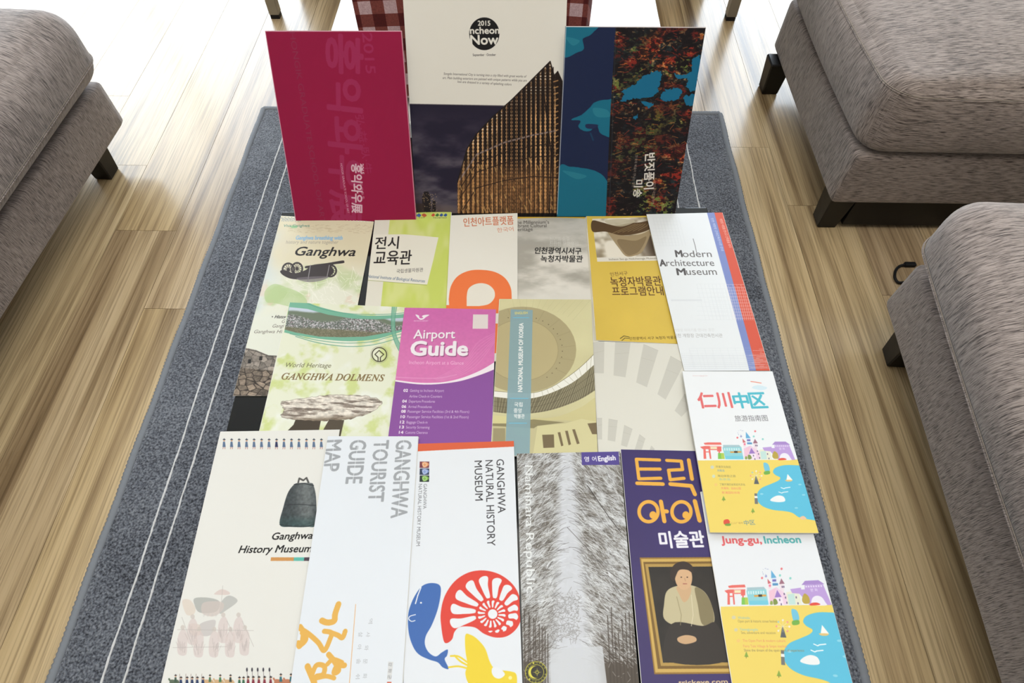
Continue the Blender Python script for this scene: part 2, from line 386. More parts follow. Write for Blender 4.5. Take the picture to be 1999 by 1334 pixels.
# black cord and its clip on the floor between the two right-hand seats
cord = thing('power_cord', 'thin black cord looping on the floor between the two right-hand seats', 'cord', (.83, .74, 0))
pts = []
ctl = [at(1768, 517, .004), at(1756, 520, .004), at(1748, 530, .004), at(1748, 545, .004), at(1760, 552, .004), at(1800, 540, .004), at(1850, 500, .004), at(1880, 450, .004), at(1930, 425, .004)]
for i in range(len(ctl) - 1):
    p0, p1, p2, p3 = ctl[max(0, i - 1)], ctl[i], ctl[i + 1], ctl[min(len(ctl) - 1, i + 2)]
    for k in range(6):
        t = k / 6; pts.append(.5 * ((2 * p1) + (-p0 + p2) * t + (2 * p0 - 5 * p1 + 4 * p2 - p3) * t * t + (-p0 + 3 * p1 - 3 * p2 + p3) * t ** 3))
adopt(tube('cable', pts, .0028, BLACKP), cord)
e = pts[0]; adopt(box_obj('plug', e.x - .003, e.x + .02, e.y - .005, e.y + .005, .0005, .009, BLACKP, None, .002), cord)

# ------------------------------------------------------------------ coffee table
TZ = .38
tl, tr, bl = at(549, 408, TZ), at(1380, 405, TZ), at(315, 1334, TZ)
tl = bl + (at(549, 421, TZ) - bl) * 1.012
ux = (tr - tl).normalized(); uy = (tl - bl).normalized(); tw = (tr - tl).length; tlen = (tl - bl).length + .22
table = thing('coffee_table', 'low coffee table with a black glass top under the spread of brochures', 'coffee table', (-.03, .2, 0))
def tpt(u, v, z): p = tl + ux * u - uy * v; return Vector((p.x, p.y, z))
def slab(name, u0, u1, v0, v1, z0, z1, mat, root, bev=.001):
    bm = bmesh.new(); vsb = [bm.verts.new(tpt(u, v, z)) for u in (u0, u1) for v in (v0, v1) for z in (z0, z1)]
    for f in [(0, 1, 3, 2), (4, 6, 7, 5), (0, 4, 5, 1), (2, 3, 7, 6), (0, 2, 6, 4), (1, 5, 7, 3)]: bm.faces.new([vsb[i] for i in f])
    bmesh.ops.bevel(bm, geom=bm.edges[:], offset=bev, segments=2, profile=.5, affect='EDGES')
    return adopt(bm_obj(name, bm, mat), root)
slab('glass_top', 0, tw, 0, tlen, TZ - .008, TZ, BLACK_GLASS, table)
slab('apron', .03, tw - .03, .03, tlen - .03, TZ - .05, TZ - .0085, TABLE_FRAME, table)
for u in (.035, tw - .075):
    for v in (.035, tlen - .075): slab('leg', u, u + .04, v, v + .04, .0105, TZ - .05, TABLE_FRAME, table, .002)

# ------------------------------------------------------------------ white bench behind, plaid bag on it, steel-legged table beyond
BZ = .38; DARKW = plain('dark_walnut_panel', (34, 25, 20), .5)
bx0, bx1 = at(646, 57, BZ).x, at(1290, 49, BZ).x
bench = thing('side_bench', 'low white bench with a glaring bright top behind the standing books', 'bench', ((bx0 + bx1) / 2, 1.2, 0))
adopt(box_obj('top', bx0, bx1, .80, 1.75, BZ - .03, BZ, WHITE_TOP, None, .003), bench)
adopt(box_obj('side_panel', bx0 + .002, bx0 + .022, .81, 1.74, .0128, BZ - .0305, DARKW, None, .002), bench)
adopt(box_obj('side_panel', bx1 - .022, bx1 - .002, .81, 1.74, .0128, BZ - .0305, DARKW, None, .002), bench)
adopt(box_obj('front_panel', bx0 + .03, bx1 - .03, .83, .845, .05, BZ - .031, DARKW, None, .002), bench)
bag = thing('plaid_cushion', 'red and white plaid cushion standing behind the white magazine', 'cushion', (-.07, .9, BZ))
cov_ = rbox('cover', -.232, .088, .835, .985, BZ + .002, .66, .035, .012, .012, PLAID, bag, 20)
o = welt('piping', -.234, .090, .833, .987, .60, .03, .003, bag, 0, PLAID, .006); o.parent = cov_; o.location = (0, 0, 0)

lt = thing('steel_leg_table', 'table on square steel legs beyond the white bench, only its feet in view', 'table', (-.05, 2.2, 0))
for x, y in ((-.722, 1.762), (.603, 1.775), (-.722, 2.26), (.603, 2.26)):
    adopt(box_obj('leg', x - .014, x + .014, y - .014, y + .014, .012, .66, STEEL, None, .0015), lt)
    adopt(box_obj('foot_pad', x - .013, x + .013, y - .013, y + .013, 0, .012, BLACKP, None, .001), lt)
adopt(box_obj('top', -.76, .64, 1.74, 2.30, .66, .69, plain('dark_table_top', (58, 40, 30), .4), None, .003), lt)
adopt(box_obj('stretcher', -.708, .589, 1.757, 1.767, .61, .655, STEEL, None, .001), lt)
adopt(box_obj('shade_panel', -.70, .56, 1.93, 1.95, .012, .56, DARKW, None, .002), lt)  # added unseen panel: blocks the window so the floor mirrors dark here
# ------------------------------------------------------------------ print: a small painter that inks each sheet in its own plane
_tc = bpy.data.curves.new('_lettering', 'FONT'); _to = bpy.data.objects.new('_lettering', _tc); COL.objects.link(_to); _tc.resolution_u = 3
_glyphs = {}
SERIF_I, SANS_B, SANS_I, SANS, SERIF_B = 0x1D434, 0x1D5D4, 0x1D608, 0x1D5A0, 0x1D400
def face(s, base):
    if base == SERIF_I: return ''.join(chr(base + ord(c) - 65) if 'A' <= c <= 'Z' else c for c in s)
    return {SANS_B: '\x01', SANS_I: '\x02'}.get(base, '') + s
DRY = True          # first pass over the artwork only collects the words, so that all lettering is set in one go
def glyphs(s):
    return _glyphs[s]
def typeset():
    words = sorted(k for k in _glyphs); _tc.space_line = 4; _tc.body = '\n'.join(['H', 'H'] + words)
    ev = _to.evaluated_get(bpy.context.evaluated_depsgraph_get()); m = ev.to_mesh(); m.calc_loop_triangles()
    co = np.empty(len(m.vertices) * 3); m.vertices.foreach_get('co', co); co = co.reshape(-1, 3)[:, :2]; tr = np.empty(len(m.loop_triangles) * 3, np.int32); m.loop_triangles.foreach_get('vertices', tr); T = co[tr.reshape(-1, 3)]
    ev.to_mesh_clear(); mid = T[..., 1].mean(1); hs = T[mid > -1.2]; step = hs[..., 1].min(); hs2 = T[(mid < -1.2)]; low = hs2[..., 1].mean(1); first = hs2[low > low.max() - .8]; step = hs[..., 1].min() - first[..., 1].min()
    a = (T[:, 1, 0] - T[:, 0, 0]) * (T[:, 2, 1] - T[:, 0, 1]) - (T[:, 1, 1] - T[:, 0, 1]) * (T[:, 2, 0] - T[:, 0, 0]); T[a < 0] = T[a < 0][:, ::-1]
    row = np.round((.3 - mid) / step).astype(int)
    for i, wd in enumerate(words):
        q = T[row == i + 2].copy(); q[..., 1] += step * (i + 2); _glyphs[wd] = q
def homog(src, dst):
    A = []; b = []
    for (x, y), (u, v) in zip(src, dst):
        A += [[x, y, 1, 0, 0, 0, -u * x, -u * y], [0, 0, 0, x, y, 1, -v * x, -v * y]]; b += [u, v]
    h = np.linalg.lstsq(np.array(A), np.array(b), rcond=None)[0]; return np.append(h, 1).reshape(3, 3)
def happ(Hm, p):
    p = np.atleast_2d(np.asarray(p, float)); q = np.c_[p, np.ones(len(p))] @ Hm.T; return q[:, :2] / q[:, 2:]
def fbm(h, w, sx, sy, oc=4, seed=0, gain=.5):
    r = np.random.default_rng(seed); out = np.zeros((h, w)); amp = 1; tot = 0
    for _ in range(oc):
        gh, gw = int(h / sy) + 3, int(w / sx) + 3; g = r.random((gh, gw))
        y = np.arange(h) / sy; x = np.arange(w) / sx; yi = y.astype(int); xi = x.astype(int); fy = y - yi; fx = x - xi
        fy = (fy * fy * (3 - 2 * fy))[:, None]; fx = (fx * fx * (3 - 2 * fx))[None]
        a = g[np.ix_(yi, xi)]; b = g[np.ix_(yi, xi + 1)]; c = g[np.ix_(yi + 1, xi)]; d = g[np.ix_(yi + 1, xi + 1)]
        out += amp * ((a * (1 - fx) + b * fx) * (1 - fy) + (c * (1 - fx) + d * fx) * fy); tot += amp; amp *= gain
        sx = max(1, sx / 2); sy = max(1, sy / 2)
    return out / tot
def sstep(a, b, x): t = np.clip((x - a) / (b - a), 0, 1); return t * t * (3 - 2 * t)
def C(*c): return np.array(c, float) / 255
def smooth(pts, closed=True, k=6):
    pts = [np.array(p, float) for p in pts]; n = len(pts); out = []
    for i in range(n if closed else n - 1):
        g = (lambda q: pts[q % n]) if closed else (lambda q: pts[max(0, min(n - 1, q))])
        a, b, c, d = g(i - 1), g(i), g(i + 1), g(i + 2)
        for j in range(k):
            t = j / k; out.append(.5 * (2 * b + (c - a) * t + (2 * a - 5 * b + 4 * c - d) * t * t + (3 * b - a - 3 * c + d) * t ** 3))
    if not closed: out.append(pts[-1])
    return out
RES = 2700.0     # canvas pixels per metre of paper

class Sheet:
    """a flat printed sheet: corners tl,tr,br,bl in the plane through o with normal n; art is inked in that plane"""
    def __init__(s, quad, o, n, bg):
        s.o, s.nv = Vector(o), Vector(n).normalized(); s.W3 = [on_plane(x, y, s.o, s.nv) for x, y in quad]
        s.ex = (s.W3[1] - s.W3[0]).normalized(); s.ex = (s.ex - s.nv * s.ex.dot(s.nv)).normalized(); s.ey = s.ex.cross(s.nv)   # ey points down the page
        if s.ey.dot(s.W3[3] - s.W3[0]) < 0: s.ey = -s.ey
        l = np.array([[(p - s.W3[0]).dot(s.ex), (p - s.W3[0]).dot(s.ey)] for p in s.W3]); s.mn = l.min(0) - .001; s.L = l
        sz = l.max(0) + .001 - s.mn; s.w, s.h = int(sz[0] * RES) + 1, int(sz[1] * RES) + 1
        s.H = homog(quad, (l - s.mn) * RES); s.img = np.ones((s.h, s.w, 3)) * C(*bg)
        s._g = None; s.X = None
    def grid(s):
        if s._g is None:
            yy, xx = np.mgrid[0:s.h, 0:s.w] + .5; q = happ(np.linalg.inv(s.H), np.c_[xx.ravel(), yy.ravel()]); s._g = (q[:, 0].reshape(s.h, s.w), q[:, 1].reshape(s.h, s.w))
        return s._g
    def m(s, p):
        if s.X is not None: p = happ(s.X, p)
        return happ(s.H, p)
    def cov(s, E):
        if DRY: return None
        E = np.asarray(E, float)
        x0 = max(0, int(np.floor(min(E[:, 0].min(), E[:, 2].min()))) - 1); y0 = max(0, int(np.floor(min(E[:, 1].min(), E[:, 3].min()))) - 1)
        x1 = min(s.w, int(np.ceil(max(E[:, 0].max(), E[:, 2].max()))) + 2); y1 = min(s.h, int(np.ceil(max(E[:, 1].max(), E[:, 3].max()))) + 2)
        if x1 <= x0 or y1 <= y0: return None
        w, h = x1 - x0, y1 - y0; SS = 4
        ax, ay, bx, by = E[:, 0] - x0, (E[:, 1] - y0) * SS, E[:, 2] - x0, (E[:, 3] - y0) * SS
        sg = np.where(by > ay, 1.0, -1.0); sw = by < ay
        tx = np.where(sw, bx, ax); ty = np.where(sw, by, ay); ux_ = np.where(sw, ax, bx); uy_ = np.where(sw, ay, by)
        k0 = np.ceil(ty - .5).astype(int); k1 = np.ceil(uy_ - .5).astype(int); cnt = k1 - k0; ok = cnt > 0
        if not ok.any(): return None
        tx, ty, ux_, uy_, k0, cnt, sg = (a[ok] for a in (tx, ty, ux_, uy_, k0, cnt, sg))
        idx = np.repeat(np.arange(len(cnt)), cnt); off = np.arange(cnt.sum()) - np.repeat(np.cumsum(cnt) - cnt, cnt); row = k0[idx] + off
        x = tx[idx] + (row + .5 - ty[idx]) * (ux_ - tx)[idx] / (uy_ - ty)[idx]; x = np.clip(x, 0, w); xi = np.minimum(x.astype(int), w); fr = x - xi
        g = (row >= 0) & (row < h * SS); row, xi, fr, sgi = row[g], xi[g], fr[g], sg[idx][g]
        acc = np.bincount(row * (w + 2) + xi, sgi * (1 - fr), h * SS * (w + 2)) + np.bincount(row * (w + 2) + xi + 1, sgi * fr, h * SS * (w + 2))[:h * SS * (w + 2)]
        c = np.minimum(np.abs(np.cumsum(acc.reshape(h * SS, w + 2), 1)[:, :w]), 1).reshape(h, SS, w).mean(1)
        return (slice(y0, y1), slice(x0, x1)), c
    def ink(s, r, color, a=1.0):
        if r is None: return
        sl, c = r
        if callable(color): color = color()[sl]
        c = (c * a)[..., None]; s.img[sl] = s.img[sl] * (1 - c) + color * c
    def edges(s, P): P = np.asarray(P); return np.c_[P, np.roll(P, -1, 0)]
    def poly(s, pts, color, a=1.0, raw=False):
        P = s.m(pts); s.ink(s.cov(s.edges(P)), color if callable(color) else C(*color), a)
    def blob(s, pts, color, a=1.0): s.poly(smooth(pts), color, a)
    def ell(s, cx, cy, rx, ry, color, a=1.0, n=40, rot=0):
        t = np.linspace(0, 2 * math.pi, n, endpoint=False); c_, s_ = math.cos(rot), math.sin(rot)
        s.poly(np.c_[cx + rx * np.cos(t) * c_ - ry * np.sin(t) * s_, cy + rx * np.cos(t) * s_ + ry * np.sin(t) * c_], color, a)
    def ring(s, cx, cy, rx, ry, w, color, a=1.0):
        t = np.linspace(0, 2 * math.pi, 48, endpoint=False); A = s.m(np.c_[cx + rx * np.cos(t), cy + ry * np.sin(t)]); B = s.m(np.c_[cx + (rx - w) * np.cos(t), cy + (ry - w) * np.sin(t)])[::-1]
        s.ink(s.cov(np.r_[s.edges(A), s.edges(B)]), C(*color), a)
    def segs(s, S, wd, color, a=1.0):
        """many straight strokes at once: S is N x 4 in photo coordinates, wd a width in the same unit"""
        S = np.asarray(S, float); A = s.m(S[:, :2]); B = s.m(S[:, 2:]); k = np.linalg.norm(s.m(S[:, :2] + [1, 0]) - A, axis=1)
        wd = np.broadcast_to(np.asarray(wd, float), (len(S),)) * k / 2; d = B - A; ln = np.maximum(np.linalg.norm(d, axis=1), 1e-6); d = d / ln[:, None]; nrm = np.c_[-d[:, 1], d[:, 0]] * wd[:, None]
        Q = np.stack([A + nrm, A - nrm, B - nrm, B + nrm], 1); E = np.concatenate([np.c_[Q[:, i], Q[:, (i + 1) % 4]] for i in range(4)]); s.ink(s.cov(E), C(*color), a)
    def line(s, pts, wd, color, a=1.0, cap=True):
        pts = [tuple(p) for p in pts]; S = np.array([pts[i] + pts[i + 1] for i in range(len(pts) - 1)], float)
        A = s.m(S[:, :2]); B = s.m(S[:, 2:]); k = np.linalg.norm(s.m(S[:, :2] + [1, 0]) - A, axis=1) * wd / 2; d = B - A; d /= np.maximum(np.linalg.norm(d, axis=1), 1e-6)[:, None]; nr = np.c_[-d[:, 1], d[:, 0]] * k[:, None]
        Q = np.stack([A + nr, A - nr, B - nr, B + nr], 1); E = [np.c_[Q[:, i], Q[:, (i + 1) % 4]] for i in range(4)]
        if cap and wd > 1.2:
            t = -np.linspace(0, 2 * math.pi, 12, endpoint=False); ar = lambda P: ((P[:, 0] * np.roll(P[:, 1], -1) - P[:, 1] * np.roll(P[:, 0], -1)).sum())
            q0 = ar(Q[0]); 
            for c_, r_ in [(A[i], k[i]) for i in range(len(A))] + [(B[-1], k[-1])]:
                P = c_ + r_ * np.c_[np.cos(t), np.sin(t)]
                if ar(P) * q0 < 0: P = P[::-1]
                E.append(s.edges(P))
        s.ink(s.cov(np.concatenate(E)), C(*color), a)
    def text(s, t, p0, p1, h, color, a=1.0, bold=0.0, slant=0.0, cut=None):
        """lettering between p0 and p1 (start and end of the baseline), h tall"""
        if t[0:1] == '\x01': t = t[1:]; bold = max(bold, .05)
        elif t[0:1] == '\x02': t = t[1:]; slant = slant or .2
        if DRY: _glyphs.setdefault(t, None); return
        T = glyphs(t)
        if len(T) == 0: return
        cjk = any(0x3000 < ord(c_) < 0xFFFF for c_ in t); x0, x1 = T[..., 0].min(), T[..., 0].max(); y1 = T[..., 1].max(); y0 = T[..., 1].min() if cjk else 0.0
        p0, p1 = np.array(p0, float), np.array(p1, float); P0, P1 = s.m([p0, p1]); d = (p1 - p0) / np.linalg.norm(p1 - p0); up = np.array([d[1], -d[0]])
        U = s.m([p0 + up * h])[0] - P0; e = (P1 - P0); el = np.linalg.norm(e); e_ = e / el; nrm = np.array([e_[1], -e_[0]]); hh = abs(U @ nrm)
        u = (T[..., 0] - x0) / (x1 - x0) * el; v = (T[..., 1] - y0) / (y1 - y0) * hh
        P = P0 + (u + v * slant)[..., None] * e_ + v[..., None] * nrm
        base = np.concatenate([np.c_[P[:, i], P[:, (i + 1) % 3]] for i in range(3)])
        if bold:
            b = bold * hh; best = None
            offs = [(math.cos(q) * b, math.sin(q) * b) for q in np.linspace(0, 2 * math.pi, 8, endpoint=False)] + [(0, 0)]
            E = []; full = np.zeros((s.h, s.w))
            for ox, oy in offs:
                r = s.cov(base + np.array([ox, oy, ox, oy]))
                if r: full[r[0]] = np.maximum(full[r[0]], r[1])
            r = ((slice(0, s.h), slice(0, s.w)), full)
        else: r = s.cov(base)
        s.ink(r, C(*color), a)
    def paint(s, fn, pts=None, a=1.0, soft=None):
        """photographic tone: fn(px, py) -> rgb array, kept inside pts"""
        if DRY: return
        gx, gy = s.grid(); col = fn(gx, gy)
        if pts is None: s.img = s.img * (1 - a) + col * a
        else:
            r = s.cov(s.edges(s.m(pts)))
            if r: s.ink(r, col[r[0]], a)
    def n(s, sx, sy=None, oc=4, seed=0, gain=.5): return np.zeros((s.h, s.w)) if DRY else fbm(s.h, s.w, sx, sy or sx, oc, seed, gain)
    def material(s, name, rough=.4, spec=.35, gain=1.0, coat=0.0):
        im = bpy.data.images.new(name, s.w, s.h, alpha=False); buf = np.ones((s.h, s.w, 4), np.float32); buf[..., :3] = np.clip(s.img[::-1], 0, 1)
        im.pixels.foreach_set(buf.ravel()); im.update(); im.pack()
        m, nt, b = new_mat(name); tx = N(nt, 'ShaderNodeTexImage'); tx.image = im; tx.extension = 'EXTEND'; uv = N(nt, 'ShaderNodeUVMap'); uv.uv_map = 'UVMap'
        nt.links.new(uv.outputs[0], tx.inputs[0]); sc = N(nt, 'ShaderNodeVectorMath', operation='SCALE'); sc.inputs['Scale'].default_value = gain
        nt.links.new(tx.outputs[0], sc.inputs[0]); nt.links.new(sc.outputs[0], b.inputs['Base Color'])
        b.inputs['Roughness'].default_value = rough; b.inputs['Specular IOR Level'].default_value = spec * .55; b.inputs['Coat Weight'].default_value = coat; b.inputs['Coat Roughness'].default_value = .15
        tc = N(nt, 'ShaderNodeTexCoord'); no = N(nt, 'ShaderNodeTexNoise'); no.inputs['Scale'].default_value = 12; nt.links.new(tc.outputs['Object'], no.inputs['Vector'])
        bu = N(nt, 'ShaderNodeBump'); bu.inputs['Strength'].default_value = .25; bu.inputs['Distance'].default_value = .0015; nt.links.new(no.outputs[0], bu.inputs['Height']); nt.links.new(bu.outputs[0], b.inputs['Normal'])
        return m

PGAIN = .88
def leaf(s, name, mat, root, lift=0.0, thick=.0004, shift=(0, 0), grow=0.0, nx=8, ny=14, seed=0, scallop=False, curl=0.0, wave=.00022, round_=0):
    """one sheet of paper as a thin solid following the page outline"""
    r = random.Random(seed); a, b = r.uniform(0, 6), r.uniform(0, 6)
    if scallop: nx = 180
    top, bot, uvs = [], [], []
    for j in range(ny + 1):
        for i in range(nx + 1):
            u, v = i / nx, j / ny; l = (s.L[0] * (1 - u) + s.L[1] * u) * (1 - v) + (s.L[3] * (1 - u) + s.L[2] * u) * v
            uvp = (l - s.mn) * RES; off = np.array(shift) + np.array([(u - .5) * 2 * grow, (v - .5) * 2 * grow]); l = l + off
            if scallop and j == 0: l = l + np.array([0, .0011 * (1 + math.cos(u * 2 * math.pi * 30))])
            z = lift + wave * (math.sin(u * 3 + a) + math.sin(v * 5 + b)) + curl * max(0, 1 - v * 6) ** 2
            p = s.W3[0] + s.ex * l[0] + s.ey * l[1] + s.nv * z; top.append(p); bot.append(p - s.nv * thick); uvs.append((uvp[0] / s.w, 1 - uvp[1] / s.h))
    n = len(top); fs = []; k = nx + 1
    for j in range(ny):
        for i in range(nx):
            q = j * k + i; fs.append((q, q + k, q + k + 1, q + 1)); fs.append((q + n, q + 1 + n, q + k + 1 + n, q + k + n))
    rim = [i for i in range(nx + 1)] + [j * k + nx for j in range(1, ny + 1)] + [ny * k + i for i in range(nx - 1, -1, -1)] + [j * k for j in range(ny - 1, 0, -1)]
    nf = len(fs); R_ = len(rim); side = [top[i] for i in rim] + [bot[i] for i in rim]
    for i in range(R_): j = (i + 1) % R_; fs.append((2 * n + i, 2 * n + j, 2 * n + R_ + j, 2 * n + R_ + i))
    me = bpy.data.meshes.new(name); me.from_pydata([tuple(p - root.location) for p in top + bot + side], [], fs); me.update()
    ul = me.uv_layers.new(name='UVMap'); al = uvs + uvs + [uvs[i] for i in rim] * 2
    vi = np.empty(len(me.loops), np.int32); me.loops.foreach_get('vertex_index', vi); ul.data.foreach_set('uv', np.array(al, np.float32)[vi].ravel())
    me.materials.append(mat)
    if mat is not PAPER:
        me.materials.append(PAPER); mi = np.zeros(len(fs), np.int32); mi[nf:] = 1; mi[1:nf:2] = 1; me.polygons.foreach_set('material_index', mi)
    sm = np.ones(len(fs), bool); sm[nf:] = False; me.polygons.foreach_set('use_smooth', sm)
    return link(name, me, None, root)
LIFT = .0016
BLEED = {}
JOBS = []
def lay(*a, **k): JOBS.append((_lay, a, k))
def stand(*a, **k): JOBS.append((_stand, a, k))
def _lay(name, label, cat, quad, level, bg, art, rough=.4, spec=.35, leaves=2, seed=0, group='printed brochures spread on the glass table', coat=0.0, staples=False, **kw):
    """a folded brochure lying on the table: printed front leaf and plain leaves folded behind it"""
    base = TZ + .0001 + level * LIFT; zt = base + .0013; s = Sheet(quad, (0, 0, zt), (0, 0, 1), bg); art(s)
    if DRY: return
    c = sum(s.W3, Vector()) / 4; root = thing(name, label, cat, (c.x, c.y, base), group)
    mt = s.material('print_' + name + str(seed), rough, spec, PGAIN, coat); leaf(s, 'front_leaf', mt, root, seed=seed, **kw)
    r = random.Random(seed + 50)
    for k in range(leaves - 1): leaf(s, 'inner_leaf', PAPER, root, lift=-.0004 * (k + 1), thick=.00025, shift=(r.uniform(-.0006, .0006), r.uniform(-.0005, .0006)), seed=seed)
    return s, root
INK = (46, 42, 42)
def mixc(a, b, t): return a * (1 - t[..., None]) + b * t[..., None]
def cells(x, y, size, seed=0, sy=1.0):
    """stone pattern: distance to the joint and a tone per stone"""
    X, Y = x / size, y / (size * sy); xi, yi = np.floor(X), np.floor(Y); F1 = np.full(x.shape, 9.0); F2 = F1.copy(); idv = np.zeros(x.shape)
    for dx in (-1, 0, 1):
        for dy in (-1, 0, 1):
            gx, gy = xi + dx, yi + dy; h = np.sin(gx * 127.1 + gy * 311.7 + seed) * 43758.5; h1 = h - np.floor(h); h = np.sin(gx * 269.5 + gy * 183.3 + seed) * 43758.5; h2 = h - np.floor(h)
            d = np.hypot(gx + h1 - X, gy + h2 - Y); n = d < F1; F2 = np.where(n, F1, np.minimum(F2, d)); idv = np.where(n, h1, idv); F1 = np.where(n, d, F1)
    return F2 - F1, idv

# ---- 1: island brochure with the cannon and the stone wall
def art_island(s):
    gx, gy = s.grid(); n1, n2, n3 = s.n(90, 90, 4, 1), s.n(40, 40, 4, 2), s.n(150, 150, 3, 3)
    c = np.ones_like(s.img) * C(228, 228, 210); t = sstep(470, 500, gx + (gy - 430) * .6) * sstep(560, 500, gy); c = mixc(c, C(222, 210, 178), t * .8)
    c = mixc(c, C(196, 212, 226), sstep(600, 530, gx + (gy - 430) * .25) * sstep(.35, .7, n3) * .9); c = mixc(c, C(188, 204, 150), sstep(.52, .72, n1) * sstep(480, 560, gy) * sstep(640, 590, gy) * .8)
    c = mixc(c, C(224, 190, 170), sstep(.6, .75, n2) * sstep(520, 570, gy) * .35); c = mixc(c, C(226, 228, 214), sstep(600, 625, gy)); s.img = c
    r = np.random.default_rng(5)
    P = r.uniform([560, 535], [715, 600], (120, 2)); s.segs(np.c_[P, P + r.normal(0, 9, (120, 2))], .8, (246, 244, 232), .8)
    P = r.uniform([560, 438], [725, 455], (160, 2)); s.segs(np.c_[P, P + np.c_[r.uniform(2, 9, 160), r.normal(0, .4, 160)]], .7, (176, 158, 122), .5)
    for k in range(12): s.line([(549 + k * 3.3, 424), (552 + k * 3.3, 428), (550 + k * 3.3, 432)], 1.0, (90, 120, 160), .7)
    s.blob([(517, 570), (535, 555), (560, 562), (585, 572), (600, 590), (585, 602), (560, 598), (535, 592), (520, 590)], (176, 200, 140), .65)
    s.text('Viva Ganghwa', (553, 443), (604, 443), 5, (60, 130, 120)); s.ell(574, 443, 7, 3, (120, 190, 130), .6)
    s.text(face('Ganghwa breathing with', SANS_B), (577, 468), (668, 468), 7.5, (150, 190, 220)); s.text(face('history and nature together', SANS), (558, 476), (660, 476), 6.5, (168, 160, 146))
    s.text(face('Ganghwa', SANS_I), (573, 499), (692, 500), 17, (30, 26, 26), bold=.02)
    D = (58, 50, 50)
    def wheel(cx, cy, rx, ry):
        s.ring(cx, cy, rx, ry, 3.4, D)
        for k in range(12): a = k * math.pi / 6; s.line([(cx, cy), (cx + rx * .9 * math.cos(a), cy + ry * .9 * math.sin(a))], 1.1, D, cap=False)
        s.ell(cx, cy, rx * .25, ry * .25, D)
    wheel(563, 527, 13, 14); wheel(580, 525, 12, 13); wheel(645, 529, 13, 13)
    s.blob([(547, 530), (556, 528), (575, 534), (596, 528), (610, 518), (640, 514), (668, 509), (672, 511), (670, 514), (648, 518), (652, 530), (640, 541), (600, 546), (570, 545), (553, 538)], D)
    s.line([(598, 522), (640, 516), (669, 511)], 6, D); s.line([(601, 549), (606, 518)], 1.6, (150, 146, 148)); s.line([(638, 543), (643, 518)], 1.4, (150, 146, 148)); s.blob([(580, 543), (640, 540), (625, 549), (598, 551)], (120, 112, 118), .7)
    s.ell(532, 619, 1.1, 1.1, INK); s.text(face('Historical sites', SANS_I), (536, 622), (588, 622), 6, INK, bold=.02)
    for t_, x, y in (('Goryeo', 549, 631), ('Ganghwa', 531, 640), ('Ganghwa History', 495, 651)): s.text(face(t_, SANS_I), (x, y), (x + 5.2 * len(t_), y), 6.5, (120, 112, 104))
    def wall(x, y):
        f, i = cells(x, y, 15, 2, .62); f2, i2 = cells(x, y, 13, 4, .8); tt = sstep(.02, .16, f); nn = s.n(5, 5, 3, 8)
        up = C(150, 140, 130) * (.72 + .4 * i2 + .35 * (nn - .5))[..., None] * (.62 + .38 * sstep(.02, .1, f2))[..., None]; lo = mixc(C(50, 42, 36) + 0 * s.img, C(128, 114, 100) * (.65 + .6 * i + .5 * (nn - .5))[..., None], tt)
        return mixc(up, lo, sstep(716, 720, y - (x - 468) * .1))
    s.paint(wall, [(450, 681), (478, 679), (500, 684), (522, 693), (526, 696), (545, 696), (560, 700), (690, 710), (690, 780), (445, 780)])
    s.line([(475, 681), (500, 686), (522, 695), (545, 696)], 2.2, (92, 86, 80))
    for x, y in ((476, 692), (510, 700), (488, 706)): s.poly([(x - 3, y - 4), (x + 3, y - 4), (x + 1.6, y + 4), (x - 4.4, y + 4)], (36, 32, 30))
lay('brochure', 'pastel island brochure with a black cannon and Ganghwa lettering beside the rug', 'brochure', [(549, 421), (730, 432), (664, 774), (455, 773)], 0, (232, 230, 214), art_island, .34, .5, seed=1, scallop=True)

# ---- 2: green exhibition guide
def art_green(s):
    s.paint(lambda x, y: mixc(C(200, 212, 104) + 0 * s.img, C(214, 220, 140), sstep(.4, .7, s.n(60, 160, 3, 4))), [(763, 410), (890, 405), (875, 610), (742, 610)])
    s.poly([(721, 458), (790, 458), (856, 464), (846, 508), (834, 556), (760, 551), (706, 546)], (232, 228, 214)); s.line([(716, 547), (760, 551), (833, 557)], 1.4, (150, 160, 90), .7)
    s.text('전시', (731, 487), (777, 486), 24, (38, 34, 34), bold=.012); s.text('교육관', (729, 518), (802, 517), 28, (38, 34, 34), bold=.012)
    s.text('국립생물자원관', (774, 534), (826, 531), 8, (90, 86, 84)); s.text('National Institute of Biological Resources', (717, 542), (829, 552), 6, (84, 104, 134))
    s.blob([(813, 421), (818, 417), (822, 421), (818, 424)], (60, 90, 150)); s.blob([(823, 420), (828, 417), (833, 421), (828, 424)], (190, 90, 60)); s.text('환경부', (817, 427), (829, 427), 3.4, (120, 110, 60))
    for i, c in enumerate(((200, 80, 60), (70, 120, 60), (60, 90, 150), (60, 90, 150))): s.blob([(842 + i * 8, 421), (846 + i * 8, 417), (849 + i * 8, 420), (846 + i * 8, 423)], c)
    s.text('국립생물자원관', (845, 427), (872, 427), 3, (90, 96, 60))
lay('brochure', 'lime green exhibition guide with a white label panel, tucked above the pink guide', 'brochure', [(733, 418), (881, 413), (872, 604), (712, 602)], 0, (226, 222, 208), art_green, .42, seed=2)

